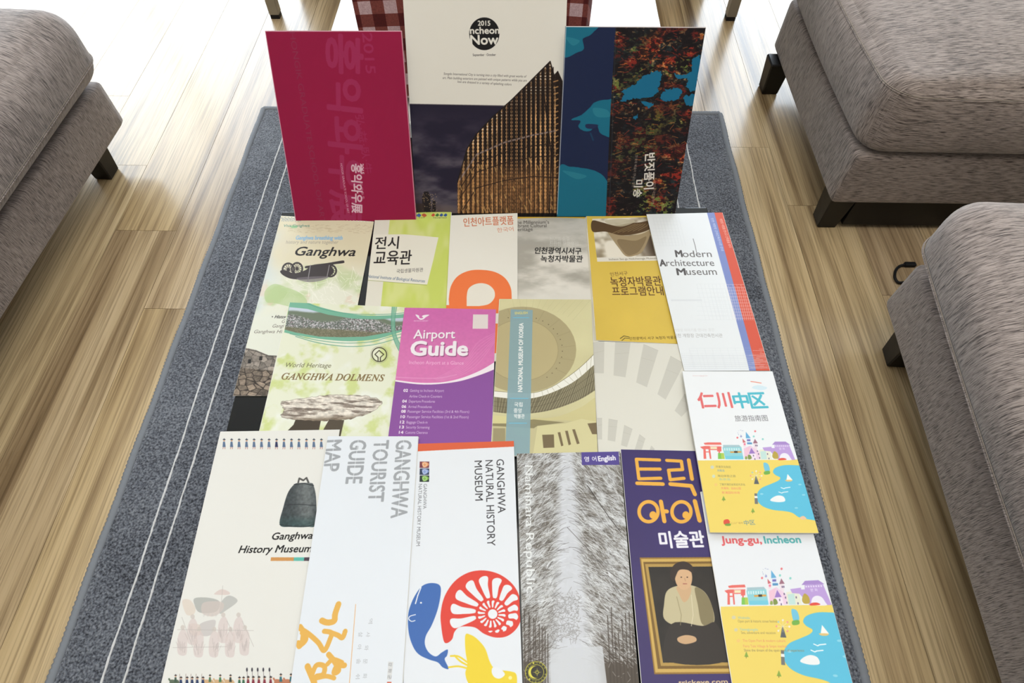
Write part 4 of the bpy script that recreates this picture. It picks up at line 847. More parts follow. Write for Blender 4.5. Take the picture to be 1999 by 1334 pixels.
# ---- 14: natural history museum
def art_natural(s):
    z = lambda x, y: (x / 2.596 + 560, y / 2.596 + 820); Z = lambda L: [z(*p) for p in L]; K = (58, 56, 60)
    s.poly([(790, 850), (1010, 850), (1004, 872), (816, 881.5), (790, 883)], (218, 98, 62))
    s.text('GANGHWA', z(1062, 200), z(1070, 473), 14.5, K); s.text('NATURAL HISTORY', z(1006, 205), z(1016, 640), 14.5, K); s.text('MUSEUM', z(951, 208), z(955, 410), 14.5, K)
    s.text('GANGHWA', z(693, 325), z(690, 452), 6.6, (120, 120, 124)); s.text('NATURAL HISTORY MUSEUM', z(668, 325), z(656, 640), 6.8, (120, 120, 124))
    for k, (a, b) in enumerate((((120, 60, 70), (226, 160, 110)), ((50, 60, 80), (140, 160, 210)), ((40, 50, 50), (130, 180, 80)))):
        y0 = 901.5 + k * 13.6; s.poly([(819.5, y0), (838, y0), (837.5, y0 + 12.4), (819, y0 + 12.4)], a); s.blob([(824, y0 + 2), (832, y0 + 1), (837, y0 + 5), (833, y0 + 10), (826, y0 + 11)], b); s.ring(829, y0 + 6, 4, 4, .8, (240, 236, 230), .8)
    R = (222, 68, 56); Wt = (232, 234, 238); B = (64, 106, 176); Y = (236, 208, 58)
    sh = [(785, 1120), (795, 1132), (830, 1130), (842, 1105), (850, 1070), (900, 1050), (955, 1048)]
    outer = [(838, 1112), (812, 1132), (795, 1120), (783, 1050), (780, 980), (800, 895), (850, 820), (920, 775), (1000, 764), (1080, 785), (1145, 835), (1180, 900), (1192, 980), (1170, 1050), (1120, 1095), (1060, 1104), (1000, 1085), (950, 1052), (880, 1050), (850, 1075)]
    s.blob(Z(outer), R); cx, cy = z(1038, 985)
    def comp(a, r0, r1, w):
        P = [(cx + r * math.cos(a + t * w) , cy + r * math.sin(a + t * w) * .98) for r, t in ((r0, -.6), ((r0 + r1) / 2, -.95), (r1 * .93, -.9), (r1, -.2), (r1 * .96, .5), ((r0 * .45 + r1 * .55), .35), (r0 * 1.05, .55))]; s.blob(P, Wt)
    for i, (a, r1) in enumerate(((168, 84), (190, 84), (213, 84), (236, 82), (259, 80), (281, 76), (303, 70), (325, 64), (347, 56), (8, 55), (30, 50), (52, 46), (74, 42), (96, 40))):
        if i in (0,): r1 = 86
        comp(math.radians(a), 33, r1 - 3, .185)
    s.ell(cx, cy, 31.5, 31.5, R)
    for k in range(16): a = math.radians(k * 22.5 + 8); comp(a, 13.5, 27.5, .145)
    s.ell(cx + 2, cy, 11, 11, R); s.ell(cx + 2, cy, 9.2, 9.4, Wt); s.ell(cx + 2.5, cy + 1, 7.5, 7.6, Wt)
    s.blob(Z([(700, 835), (740, 828), (775, 840), (780, 880), (765, 960), (735, 1040), (705, 1095), (700, 1140), (720, 1180), (755, 1200), (785, 1180), (815, 1165), (812, 1195), (800, 1215), (820, 1262), (790, 1255), (765, 1230), (720, 1215), (670, 1190), (640, 1150), (618, 1080), (615, 990), (635, 920), (670, 860)]), B)
    s.line([z(680, 850), z(664, 890), z(652, 932)], 2.2, Wt); s.ell(*z(680, 928), 2, 1.8, Wt); s.line([tuple(p) for p in smooth(Z([(652, 988), (625, 996), (618, 1010), (632, 1022), (650, 1018)]), False)], 1.6, Wt)
    s.blob(Z([(905, 1092), (930, 1090), (965, 1112), (1005, 1160), (1030, 1230), (1060, 1265), (1130, 1275), (1162, 1290), (1165, 1345), (1150, 1400), (1000, 1400), (930, 1350), (905, 1290), (915, 1240), (905, 1170)]), Y)
    for q in (((830, 1198), (870, 1200), (915, 1230)), ((820, 1255), (870, 1250), (920, 1262)), ((850, 1196), (880, 1225), (918, 1246))): s.line([tuple(p) for p in smooth(Z(q), False)], 3, Y)
    s.blob(Z([(1045, 1255), (1080, 1262), (1105, 1290), (1080, 1312), (1052, 1305), (1038, 1280)]), Wt); s.ell(*z(1132, 1308), 3.6, 3.6, (246, 232, 150))
lay('brochure', 'white natural history brochure with red shell, blue whale and yellow seal', 'brochure', [(806, 867), (1003, 861), (1021, 1372), (786, 1372)], 3, (228, 231, 236), art_natural, .4, .4, seed=14)

# ---- 13: tourist guide map
def art_map(s):
    z = lambda x, y: (x / 2.596 + 560, y / 2.596 + 820); G = (160, 163, 167); Z = lambda L: [z(*p) for p in L]
    for t_, a, b, h in (('GANGHWA', (556, 105), (527, 497), 29), ('TOURIST', (444, 105), (412, 415), 28), ('GUIDE', (325, 105), (298, 323), 30), ('MAP', (205, 105), (186, 262), 28)): s.text(face(t_, SANS), z(*a), z(*b), h, G, bold=.028)
    for t_, a, b in (('', (592, 100), (562, 500)), ('', (478, 100), (448, 420)), ('', (362, 100), (332, 330)), ('', (240, 100), (222, 270))): s.segs([(*z(*a), *z(*b))], 1.0, (228, 232, 238), .9)
    Y = (228, 176, 84); br = lambda P, w: s.line([tuple(p) for p in smooth(Z(P), False)], w, Y)
    br([(262, 935), (245, 985), (240, 1020), (205, 1028), (178, 1018)], 11); br([(178, 1018), (215, 1032), (240, 1020)], 8); br([(296, 1072), (282, 1105), (258, 1092), (225, 1080)], 9); br([(70, 1060), (110, 1085), (160, 1130), (190, 1170), (220, 1110), (226, 1080), (190, 1072)], 9)
    br([(68, 1048), (82, 1075), (78, 1125), (64, 1150), (58, 1130)], 9); br([(64, 1150), (90, 1130), (100, 1105), (75, 1080)], 7)
    br([(105, 1250), (122, 1290), (140, 1334)], 11); br([(125, 1300), (150, 1245), (190, 1250), (185, 1290), (150, 1300)], 9); br([(212, 1190), (245, 1230), (262, 1270), (240, 1282), (255, 1250), (292, 1245)], 10); br([(205, 1240), (235, 1215), (280, 1230)], 8); br([(150, 1310), (200, 1300), (240, 1310)], 8)
    s.segs([(*z(349, 935), *z(312, 1400))], 1.2, (226, 170, 110))
    for ch, x, y in (('역', 425, 1020), ('사', 412, 1088), ('와', 404, 1156), ('문', 398, 1224), ('화', 396, 1298), ('살', 374, 1088), ('아', 368, 1152), ('숨', 364, 1224), ('쉬', 360, 1300)): s.text(ch, z(x - 10, y - 12), z(x - 12, y + 14), 8, (176, 178, 182))
    s.poly(Z([(514, 1225), (540, 1228), (528, 1320), (508, 1318)]), (216, 216, 216)); 
    for k, ch in enumerate('강화군'): s.text(ch, z(516 - k * 2, 1230 + k * 32), z(514 - k * 2, 1250 + k * 32), 7, (130, 130, 134))
    s.poly(Z([(508, 1328), (530, 1328), (528, 1350), (506, 1350)]), (206, 110, 90))
lay('folded_map', 'white folded tourist guide map with grey sideways capitals and yellow brushwork', 'map', [(640, 852), (816, 852), (783, 1372), (562, 1372)], 4, (226, 230, 236), art_map, .36, .45, leaves=3, seed=13)

# ---- 15: snowy forest booklet
def art_forest(s):
    gx, gy = s.grid(); r = np.random.default_rng(6); t = (gy - 882) / 460; cxl = 1106 + 12 * t; wd = 14 + 34 * np.maximum(t, 0) ** 1.3; d = np.abs(gx - cxl) / wd
    s.img = mixc(C(112, 106, 98) + 0 * s.img, C(206, 208, 210), sstep(.3, .75, s.n(26, 26, 5, 3, .7)) * .9); s.img = mixc(s.img, C(78, 68, 58), sstep(.62, .95, t + .3 * (s.n(8, 200, 3, 5) - .5)) * sstep(.9, 1.4, d)); s.img = mixc(s.img, C(210, 212, 218), sstep(1.5, .5, d) * .92)
    for col, nn, a, w in (((60, 54, 50), 900, .55, .8), ((226, 228, 230), 1500, .6, .8), ((90, 84, 78), 500, .5, .6), ((238, 240, 242), 700, .7, .7)):
        sd = r.choice([-1, 1], nn); y = r.uniform(870, 1300, nn); tt = (y - 882) / 460; x = 1106 + 12 * tt + sd * (16 + 30 * tt + r.uniform(0, 96, nn)); ang = r.normal(-.75, .28, nn); L = r.uniform(6, 26, nn)
        S = np.c_[x, y, x - sd * np.cos(ang) * L, y + np.sin(ang) * L]; s.segs(S, w, col, a); S2 = np.c_[S[:, 2:], S[:, 2] - sd * np.cos(ang + .35) * L * .6, S[:, 3] + np.sin(ang + .35) * L * .6]; s.segs(S2, w * .8, col, a)
    P = r.uniform([1075, 1160], [1130, 1250], (420, 2)); P = P[np.abs(P[:, 0] - 1108) < 36]; s.segs(np.c_[P, P + r.normal(0, 5, P.shape)], .9, (110, 104, 98), .5)
    s.line([(1146, 948), (1168, 980), (1190, 1012), (1212, 1040)], 1.2, (50, 44, 40)); s.line([(1107, 1030), (1150, 1075), (1180, 1110), (1236, 1150)], 1, (70, 64, 60), .8)
    s.poly([(1074, 1268), (1176, 1262), (1186, 1345), (1186, 1380), (1076, 1380)], (206, 208, 212), .85)
    for k in range(9): x = 1024 + k * 5.5; s.line([(x + r.uniform(-3, 3), 1190 + k * 6), (x + 2, 1380)], 2.2, (64, 54, 46), .7); x = 1190 + k * 7; s.line([(x - 4, 1180 + r.uniform(0, 60)), (x + 4, 1380)], 2.2, (64, 54, 46), .7)
    S = np.c_[r.uniform(1020, 1245, 260), r.uniform(1180, 1370, 260)]; S = S[(S[:, 0] < 1076) | (S[:, 0] > 1184)]; s.segs(np.c_[S, S + r.normal(0, 6, S.shape)], .8, (200, 198, 196), .7)
    s.poly([(1134.6, 880), (1207, 878), (1209, 908), (1136, 908.5)], (84, 70, 144)); s.text('영', (1141, 902), (1150, 902), 10, (236, 234, 240), bold=.02); s.text('어', (1157, 902), (1165, 901), 10, (236, 234, 240), bold=.02); s.text(face('English', SANS_B), (1168.5, 901), (1202, 898.5), 9.5, (236, 234, 240))
    s.text('Naminara Republic', (1025, 909), (1028, 1158), 15, (232, 234, 234)); s.segs([(1011, 907, 1040, 906)], .8, (220, 220, 220))
    cx, cy = 1046.5, 1313; s.ell(cx, cy, 21.5, 21.5, (40, 38, 30)); s.ring(cx, cy, 21.5, 21.5, 1.2, (214, 206, 70)); s.ring(cx, cy, 15.5, 15.5, 1.0, (214, 206, 70)); s.ell(cx - 2, cy, 12.5, 12.5, (222, 212, 70)); s.ell(cx + 1.5, cy - .5, 11.6, 11.8, (40, 38, 30))
    for k in range(8): a = k * math.pi / 4; R_ = 9.5 if k % 2 == 0 else 6; s.poly([(cx + 2 + R_ * math.cos(a), cy + R_ * math.sin(a)), (cx + 2 + 2 * math.cos(a + .4), cy + 2 * math.sin(a + .4)), (cx + 2 + 2 * math.cos(a - .4), cy + 2 * math.sin(a - .4))], (222, 212, 70))
    for k, ch in enumerate('NAMINARA REPUBLIC·'): 
        a = -2.9 + k * 2 * math.pi / 18; 
        if ch != ' ': p = np.array([cx + 17 * math.cos(a), cy + 17 * math.sin(a)]); d_ = np.array([-math.sin(a), math.cos(a)]); s.text(ch, p - d_ * 1.7, p + d_ * 1.7, 3, (214, 206, 70))
lay('booklet', 'grey booklet with a photo of a snowy tree-lined lane', 'brochure', [(1009, 886), (1210, 882), (1250, 1372), (1024, 1372)], 3, (140, 136, 130), art_forest, .36, .5, seed=15)

# ---- 16: purple trick art leaflet
def art_purple(s):
    z = lambda x, y: (x / 2.8136 + 980, y / 2.8136 + 860); Y = (236, 176, 72); L = lambda P, w=6.2: s.line([z(*p) for p in P], w, Y)
    s.img = s.img * (1 + .12 * (s.n(200, 100, 2, 2)[..., None] - .5))
    L([(865, 108), (738, 104), (752, 212), (872, 208)], 6.6); L([(745, 158), (868, 158)], 6.6); L([(742, 236), (884, 240)], 7.5)
    L([(905, 110), (985, 114), (992, 160), (915, 164), (924, 216), (1000, 208)], 6.6); L([(1026, 108), (1044, 212)], 7.5); L([(925, 240), (1040, 250), (1060, 296)], 8)
    for x, y in ((805, 392), (986, 392)): s.ring(*z(x, y), 22, 23, 7.0, Y); s.ell(*z(x + 24, y + 18), 6.8, 7.4, Y)
    L([(873, 336), (892, 444)], 8.2); L([(886, 390), (906, 390)], 8); L([(1060, 334), (1086, 440)], 8.6)
    s.text('미술관', z(872, 592), z(1118, 586), 32, (238, 236, 242), bold=.035)
    fr = [(756, 646), (1160, 640), (1250, 640), (1290, 1280), (838, 1284)]; GO = (176, 140, 66)
    s.poly([z(*p) for p in [(756, 644), (1260, 640), (1340, 1282), (836, 1286)]], (150, 114, 52)); s.poly([z(*p) for p in [(764, 652), (1250, 648), (1330, 1272), (842, 1276)]], (206, 170, 92)); s.poly([z(*p) for p in [(776, 668), (1240, 664), (1320, 1254), (856, 1256)]], (124, 94, 44)); s.poly([z(*p) for p in [(786, 680), (1235, 676), (1312, 1238), (872, 1240)]], (182, 148, 78))
    s.paint(lambda x, y: mixc(C(30, 28, 26) + 0 * s.img, C(58, 52, 46), s.n(60, 60, 3, 3)), [z(*p) for p in [(804, 696), (1230, 692), (1300, 1220), (884, 1222)]])
    # a plain generic portrait in place of the known painting
    s.blob([z(*p) for p in [(890, 900), (905, 830), (960, 800), (1040, 796), (1110, 830), (1150, 900), (1165, 1000), (1090, 1030), (960, 1020), (890, 980)]], (196, 184, 148)); s.blob([z(*p) for p in [(1060, 810), (1110, 832), (1150, 900), (1162, 1000), (1100, 1010), (1075, 900)]], (128, 116, 84), .9); s.blob([z(*p) for p in [(960, 804), (1035, 800), (1030, 860), (1000, 890), (975, 850)]], (206, 170, 130))
    s.blob([z(*p) for p in [(950, 720), (985, 695), (1030, 705), (1045, 750), (1035, 800), (1000, 822), (965, 800), (950, 760)]], (214, 174, 134)); s.blob([z(*p) for p in [(925, 720), (950, 680), (1000, 665), (1045, 690), (1050, 730), (1020, 712), (975, 712), (955, 745), (945, 775), (925, 755)]], (58, 46, 40)); s.ell(*z(985, 752), 1.6, 1, (40, 30, 28)); s.ell(*z(1018, 752), 1.6, 1, (40, 30, 28)); s.line([z(995, 788), z(1015, 788)], 1.4, (160, 90, 80)); s.line([z(1003, 756), z(1008, 774)], 1, (180, 136, 100))
    s.blob([z(*p) for p in [(930, 1010), (1100, 1020), (1180, 1010), (1230, 1210), (910, 1210)]], (52, 46, 42)); s.line([z(960, 860), z(985, 960), z(980, 1015)], 1.3, (150, 138, 104), .8); s.line([z(1040, 850), z(1050, 960), z(1040, 1020)], 1.3, (226, 216, 184), .8); s.blob([z(*p) for p in [(965, 1085), (1010, 1070), (1060, 1080), (1065, 1105), (1010, 1120), (970, 1108)]], (204, 166, 126))
    s.text(face('trickeye.com', SANS_B), (1325, 1337.5), (1421, 1335), 8.5, (222, 196, 150))
lay('brochure', 'dark purple leaflet with big yellow Korean letters and a gold-framed portrait', 'brochure', [(1212, 878), (1378, 881), (1432, 1372), (1256, 1372)], 2, (62, 50, 104), art_purple, .34, .45, seed=16)

# ---- 11 and 17: the two seaside town maps (same picture, other title)
def town(s):
    g = lambda x, y: (x / 9.086 + 1350, y / 9.086 + 820); G = lambda L: [g(*p) for p in L]
    s.poly([(1360, 899.5), (1600, 897), (1640, 1100), (1370, 1100)], (238, 212, 108)); Rd = (232, 112, 104); 
    for q in ([(215, 410), (290, 400), (520, 400), (535, 440), (235, 440)], [(150, 480), (230, 465), (325, 465), (325, 520), (200, 520)], [(210, 520), (250, 520), (262, 692), (215, 692)], [(300, 520), (330, 520), (352, 692), (325, 692)], [(220, 560), (330, 560), (330, 578), (222, 578)], [(325, 470), (455, 470), (455, 535), (330, 535)], [(455, 470), (530, 470), (530, 560), (505, 560), (505, 690), (480, 690), (480, 560), (455, 560)]): s.poly(G(q), Rd)
    s.poly(G([(335, 478), (450, 478), (450, 520), (338, 520)]), (240, 226, 190)); s.poly(G([(240, 442), (520, 442), (515, 462), (250, 462)]), (244, 220, 216)); s.poly(G([(470, 590), (540, 590), (545, 695), (470, 695)]), (130, 196, 90)); s.poly(G([(520, 590), (575, 590), (590, 695), (530, 695)]), (178, 204, 90))
    s.poly(G([(560, 445), (845, 445), (880, 480), (560, 490)]), (168, 196, 204)); s.poly(G([(550, 488), (885, 480), (925, 700), (600, 700)]), (146, 208, 216)); 
    for k in range(7): s.poly(G([(575 + k * 42, 500), (600 + k * 42, 500), (604 + k * 42, 545), (580 + k * 42, 545)]), (206, 232, 234))
    s.poly(G([(680, 560), (880, 555), (890, 580), (690, 585)]), (226, 160, 70)); s.poly(G([(755, 552), (815, 552), (820, 585), (758, 585)]), (80, 64, 44)); s.poly(G([(600, 640), (915, 640), (925, 700), (605, 700)]), (110, 200, 224), .7)
    # plain towers
    s.poly(G([(965, 210), (1050, 320), (965, 325)]), (104, 172, 214)); s.poly(G([(975, 325), (1045, 325), (1050, 430), (990, 430)]), (206, 222, 240)); s.poly(G([(985, 400), (1075, 400), (1075, 432), (990, 432)]), (92, 150, 196)); s.poly(G([(985, 345), (1045, 345), (1045, 375), (985, 375)]), (120, 110, 180))
    s.poly(G([(905, 330), (965, 395), (912, 405)]), (206, 110, 116)); s.poly(G([(1125, 335), (1178, 412), (1092, 415)]), (160, 112, 130)); s.poly(G([(912, 405), (960, 400), (965, 470), (925, 480)]), (240, 214, 224)); s.poly(G([(1100, 415), (1165, 415), (1170, 560), (1110, 560)]), (236, 220, 228))
    s.poly(G([(925, 500), (1050, 455), (1110, 500), (1200, 560), (1240, 700), (940, 700)]), (236, 206, 226)); s.poly(G([(1060, 495), (1130, 595), (1020, 600)]), (158, 124, 196)); s.poly(G([(1030, 600), (1140, 598), (1160, 705), (1050, 705)]), (240, 226, 238)); s.poly(G([(930, 520), (1040, 460), (1010, 640), (950, 650)]), (238, 196, 214))
    s.poly(G([(1200, 530), (1380, 510), (1430, 700), (1220, 700)]), (232, 230, 210)); s.poly(G([(1220, 560), (1320, 550), (1340, 700), (1240, 700)]), (196, 224, 218))
    for x, y in ((1090, 620), (1115, 680), (1160, 540), (1180, 590), (1200, 660), (1340, 590), (1365, 670), (1130, 440), (1155, 440)): s.poly(G([(x, y), (x + 16, y), (x + 20, y + 28), (x + 2, y + 28)]), (110, 96, 130))
    V = (190, 160, 218); s.poly(G([(1480, 385), (1670, 385), (1750, 440), (1430, 440)]), (170, 140, 204)); s.poly(G([(1475, 440), (1730, 440), (1840, 710), (1540, 710), (1400, 560), (1400, 500), (1475, 500)]), V); s.poly(G([(1260, 490), (1420, 475), (1430, 560), (1290, 545)]), V)
    for k in range(7): s.poly(G([(1485 + k * 35, 452), (1505 + k * 35, 452), (1508 + k * 35, 475), (1488 + k * 35, 475)]), (228, 214, 240))
    s.blob(G([(1570, 700), (1580, 620), (1640, 588), (1710, 610), (1760, 680), (1775, 712), (1680, 716)]), (236, 232, 242)); s.text('문', g(1560, 530), g(1600, 530), 4, (240, 232, 246)); s.text('화', g(1620, 530), g(1660, 530), 4, (240, 232, 246))
    s.blob(G([(1475, 555), (1530, 600), (1540, 680), (1470, 690), (1435, 650), (1445, 590)]), (188, 164, 76)); s.blob(G([(1000, 630), (1040, 620), (1070, 680), (1010, 700)]), (134, 150, 80)); s.blob(G([(955, 650), (985, 650), (990, 695), (950, 695)]), (150, 170, 90)); s.blob(G([(1545, 695), (1590, 678), (1650, 680), (1685, 705), (1560, 715)]), (226, 84, 70))
    for x, y, c in ((815, 315, (232, 110, 116)), (1130, 200, (232, 110, 116)), (1265, 340, (130, 206, 196)), (1105, 292, (130, 206, 196)), (945, 430, (232, 110, 140)), (880, 292, (150, 150, 200))): s.ell(*g(x, y), 1.9, 1.9, c, .9)
    s.segs([(*g(860 + a, 220 + b), *g(880 + a * 1.4, 235 + b * 1.4)) for a, b in ((-30, -30), (0, -40), (30, -30), (-40, 0), (-30, 25), (10, 40))], .7, (150, 160, 196))
    z = lambda x, y: (x / 2.815 + 1320, y / 2.815 + 860); Z = lambda L: [z(*p) for p in L]
    s.poly([tuple(p) for p in smooth(Z([(680, 138), (600, 136), (548, 150), (532, 172), (545, 190), (572, 205), (560, 222), (520, 240), (470, 262), (446, 292), (446, 330), (475, 362), (530, 382), (600, 390), (640, 400), (680, 425), (760, 440)]), False)] + Z([(860, 460), (800, 200), (700, 100)]), (98, 192, 222))
    s.poly(Z([(612, 185), (640, 218), (606, 218)]), (246, 244, 238)); s.blob(Z([(600, 218), (638, 218), (630, 226), (608, 226)]), (226, 196, 130)); s.blob(Z([(518, 332), (530, 315), (560, 303), (590, 310), (598, 334), (560, 340)]), (240, 240, 240))
    for x, y in ((600, 262), (588, 286)): s.line(Z([(x - 24, y - 2), (x - 8, y + 4), (x, y), (x + 26, y - 4)]), 1.5, (240, 246, 248))
    for x, y in ((470, 295), (680, 243), (660, 372), (700, 300)): s.ell(*z(x, y), 3.4, 1.6, (150, 214, 232), .9)
    for k in range(8): a = k * math.pi / 4; s.ell(*z(440 + 30 * math.cos(a), 195 + 26 * math.sin(a)), 1.7, 1.6, ((236, 226, 214), (240, 160, 140), (170, 200, 190))[k % 3])
    s.poly(Z([(438, 190), (456, 240), (428, 240)]), (96, 100, 104)); s.segs([(*z(440, 195), *z(440 + 28 * math.cos(a), 195 + 24 * math.sin(a))) for a in np.linspace(0, 6.28, 9)], .5, (240, 236, 224), .8)
    s.blob(Z([(480, 125), (505, 130), (515, 165), (490, 172)]), (120, 196, 222)); s.blob(Z([(484, 172), (512, 168), (514, 184), (486, 188)]), (120, 176, 80))
    for x, y in ((260, 320), (421, 386)): s.poly(Z([(x, y - 14), (x + 12, y + 10), (x - 10, y + 10)]), (140, 170, 74)); s.segs([(*z(x, y + 8), *z(x, y + 16))], .9, (110, 90, 50))
    s.poly(Z([(430, 292), (444, 292), (450, 350), (432, 350)]), (120, 120, 118)); s.poly(Z([(430, 306), (446, 306), (448, 318), (431, 318)]), (240, 240, 236)); s.blob(Z([(680, 424), (700, 416), (716, 432), (690, 436)]), (236, 196, 160))
def art_chinese(s):
    Rd, Bl = (228, 112, 112), (84, 186, 204); s.line([(1466, 745), (1475, 746), (1486, 748)], 1.8, (232, 140, 116)); s.blob([(1468, 757), (1480, 752), (1498, 757), (1486, 762)], (206, 228, 238), .8); s.text('www.icjg.go.kr', (1352, 734.5), (1382, 734.5), 1.6, (220, 170, 170))
    s.text('仁', (1366, 797), (1399, 796), 30, Rd, bold=.03); s.text('川', (1402, 797), (1431, 796), 30, Rd, bold=.03); s.text('中', (1436, 797), (1465, 796), 30, Bl, bold=.03); s.text('区', (1468, 797), (1500, 796), 30, Bl, bold=.03)
    s.text('旅游指南图', (1436, 823), (1500, 822), 12, (120, 118, 122)); town(s)
    z = lambda x, y: (x / 2.815 + 1320, y / 2.815 + 860)
    s.ell(*z(198, 148), 3.6, 3.4, (206, 210, 190)); s.ell(*z(206, 198), 3.2, 3.2, (206, 216, 190)); s.ell(*z(218, 244), 3, 3, (240, 200, 120))
    for t_, x, y, c, w in (('开港文化街区', 218, 152, (140, 130, 90), 84), ('月尾岛', 226, 172, (110, 150, 190), 40), ('海边体验之旅', 228, 202, (140, 130, 90), 100), ('永宗岛', 236, 220, (150, 190, 190), 62), ('了解开港历史和近代文化', 240, 249, (140, 130, 90), 140), ('开港场、自由公园', 248, 270, (232, 130, 110), 108), ('新浦国际市场', 252, 294, (232, 130, 110), 98)): s.text(t_, z(x, y), z(x + w, y + 1), 4.6, c)
    s.blob([z(*p) for p in [(262, 440), (285, 435), (295, 452), (280, 466), (262, 460)]], (222, 84, 66)); s.blob([z(*p) for p in [(270, 460), (298, 458), (296, 470), (272, 470)]], (120, 160, 70)); s.text('仁川广域市', z(302, 462), z(368, 460), 4, (190, 150, 80)); s.text('中区', z(376, 468), z(436, 464), 10, (90, 134, 160))
def art_jung(s):
    s.text(face('Jung-gu,', SANS_B), (1409, 1061), (1487.5, 1061), 13.5, (226, 100, 104)); s.text(face('Incheon', SANS_B), (1493.5, 1061), (1564, 1060), 13.5, (90, 176, 178))
    src = [(1371, 903), (1554, 900), (1539.6, 932.8), (1518, 974.6), (1391, 864), (1454.6, 838), (1384, 1000)]; dst = [(1412, 1187), (1627, 1184), (1604, 1233), (1579, 1286), (1435.5, 1142.4), (1510, 1108.7), (1432, 1312)]
    s.X = homog(src, dst); town(s); s.X = None; z = lambda x, y: (x / 2.815 + 1320, y / 2.815 + 860)
    s.ell(*z(316, 974), 4, 3.6, (214, 206, 170)); s.ell(*z(328, 1042), 3.6, 3.4, (214, 206, 170)); s.ell(*z(342, 1102), 3.6, 3.4, (240, 200, 120))
    for t_, x, y, c, w in (('Wolmido', 340, 982, (150, 190, 200), 66), ('Open port & historic street festival', 340, 1001, (160, 140, 90), 215), ('Yeongjongdo', 350, 1046, (150, 200, 210), 100), ('Sea, adventure and vacation', 358, 1064, (160, 140, 90), 190), ('The Open Port & modern culture', 366, 1108, (232, 150, 110), 235), ('Fairy Tale Village & Sinpo market', 370, 1138, (232, 150, 110), 240), ('Shine the dream of the open port of experience', 374, 1161, (150, 130, 90), 330)): s.text(face(t_, SANS), z(x, y), z(x + w, y + 1), 5, c)
lay('folded_map', 'seaside town map titled in English, half under the one titled in Chinese', 'map', [(1368, 960), (1566, 960), (1674, 1372), (1436, 1372)], 3, (232, 234, 238), art_jung, .36, .5, leaves=3, seed=17)
lay('folded_map', 'thick folded seaside town map titled in large Chinese characters', 'map', [(1332, 725), (1508, 725), (1598, 1041), (1386, 1040)], 5, (236, 238, 241), art_chinese, .34, .5, leaves=4, seed=11)
# ------------------------------------------------------------------ the three books standing at the back of the table
def _stand(name, label, cat, quad, foot, lean, bg, art, rough, spec, seed, thick, group, coat=0.0, pages=3):
    """a bound book leaning back: foot line on the glass through two photo points, cover in the leaning plane"""
    a, b = at(foot[0][0], foot[0][1], TZ), at(foot[1][0], foot[1][1], TZ); e = (b - a).normalized(); back = Vector((-e.y, e.x, 0)); L_ = math.radians(lean)
    up = Vector((0, 0, 1)) * math.cos(L_) + back * math.sin(L_); n = e.cross(up).normalized()
    if n.y > 0: n = -n
    o = a + Vector((0, 0, .0005)); s = Sheet(quad, o, n, bg); art(s)
    if DRY: return
    c = (s.W3[2] + s.W3[3]) / 2; root = thing(name, label, cat, (c.x, c.y, TZ), group); mt = s.material('print_' + name + str(seed), rough, spec, PGAIN, coat)
    leaf(s, 'front_cover', mt, root, thick=.0005, seed=seed, wave=.0001); cm = plain('cover_board_' + str(seed), tuple(int(v) for v in bg), .4)
    k = pages
    for i in range(k): leaf(s, 'page_block', PAPER, root, lift=-.0007 - i * (thick - .001) / k, thick=(thick - .001) / k * .8, grow=-.0006, shift=(.0004 * (i % 2), -.0003), seed=seed, wave=.0001, nx=4, ny=6)
    leaf(s, 'back_cover', cm, root, lift=-thick - .0002, thick=.0005, seed=seed, wave=.0001, nx=4, ny=6)
    return s, root, n
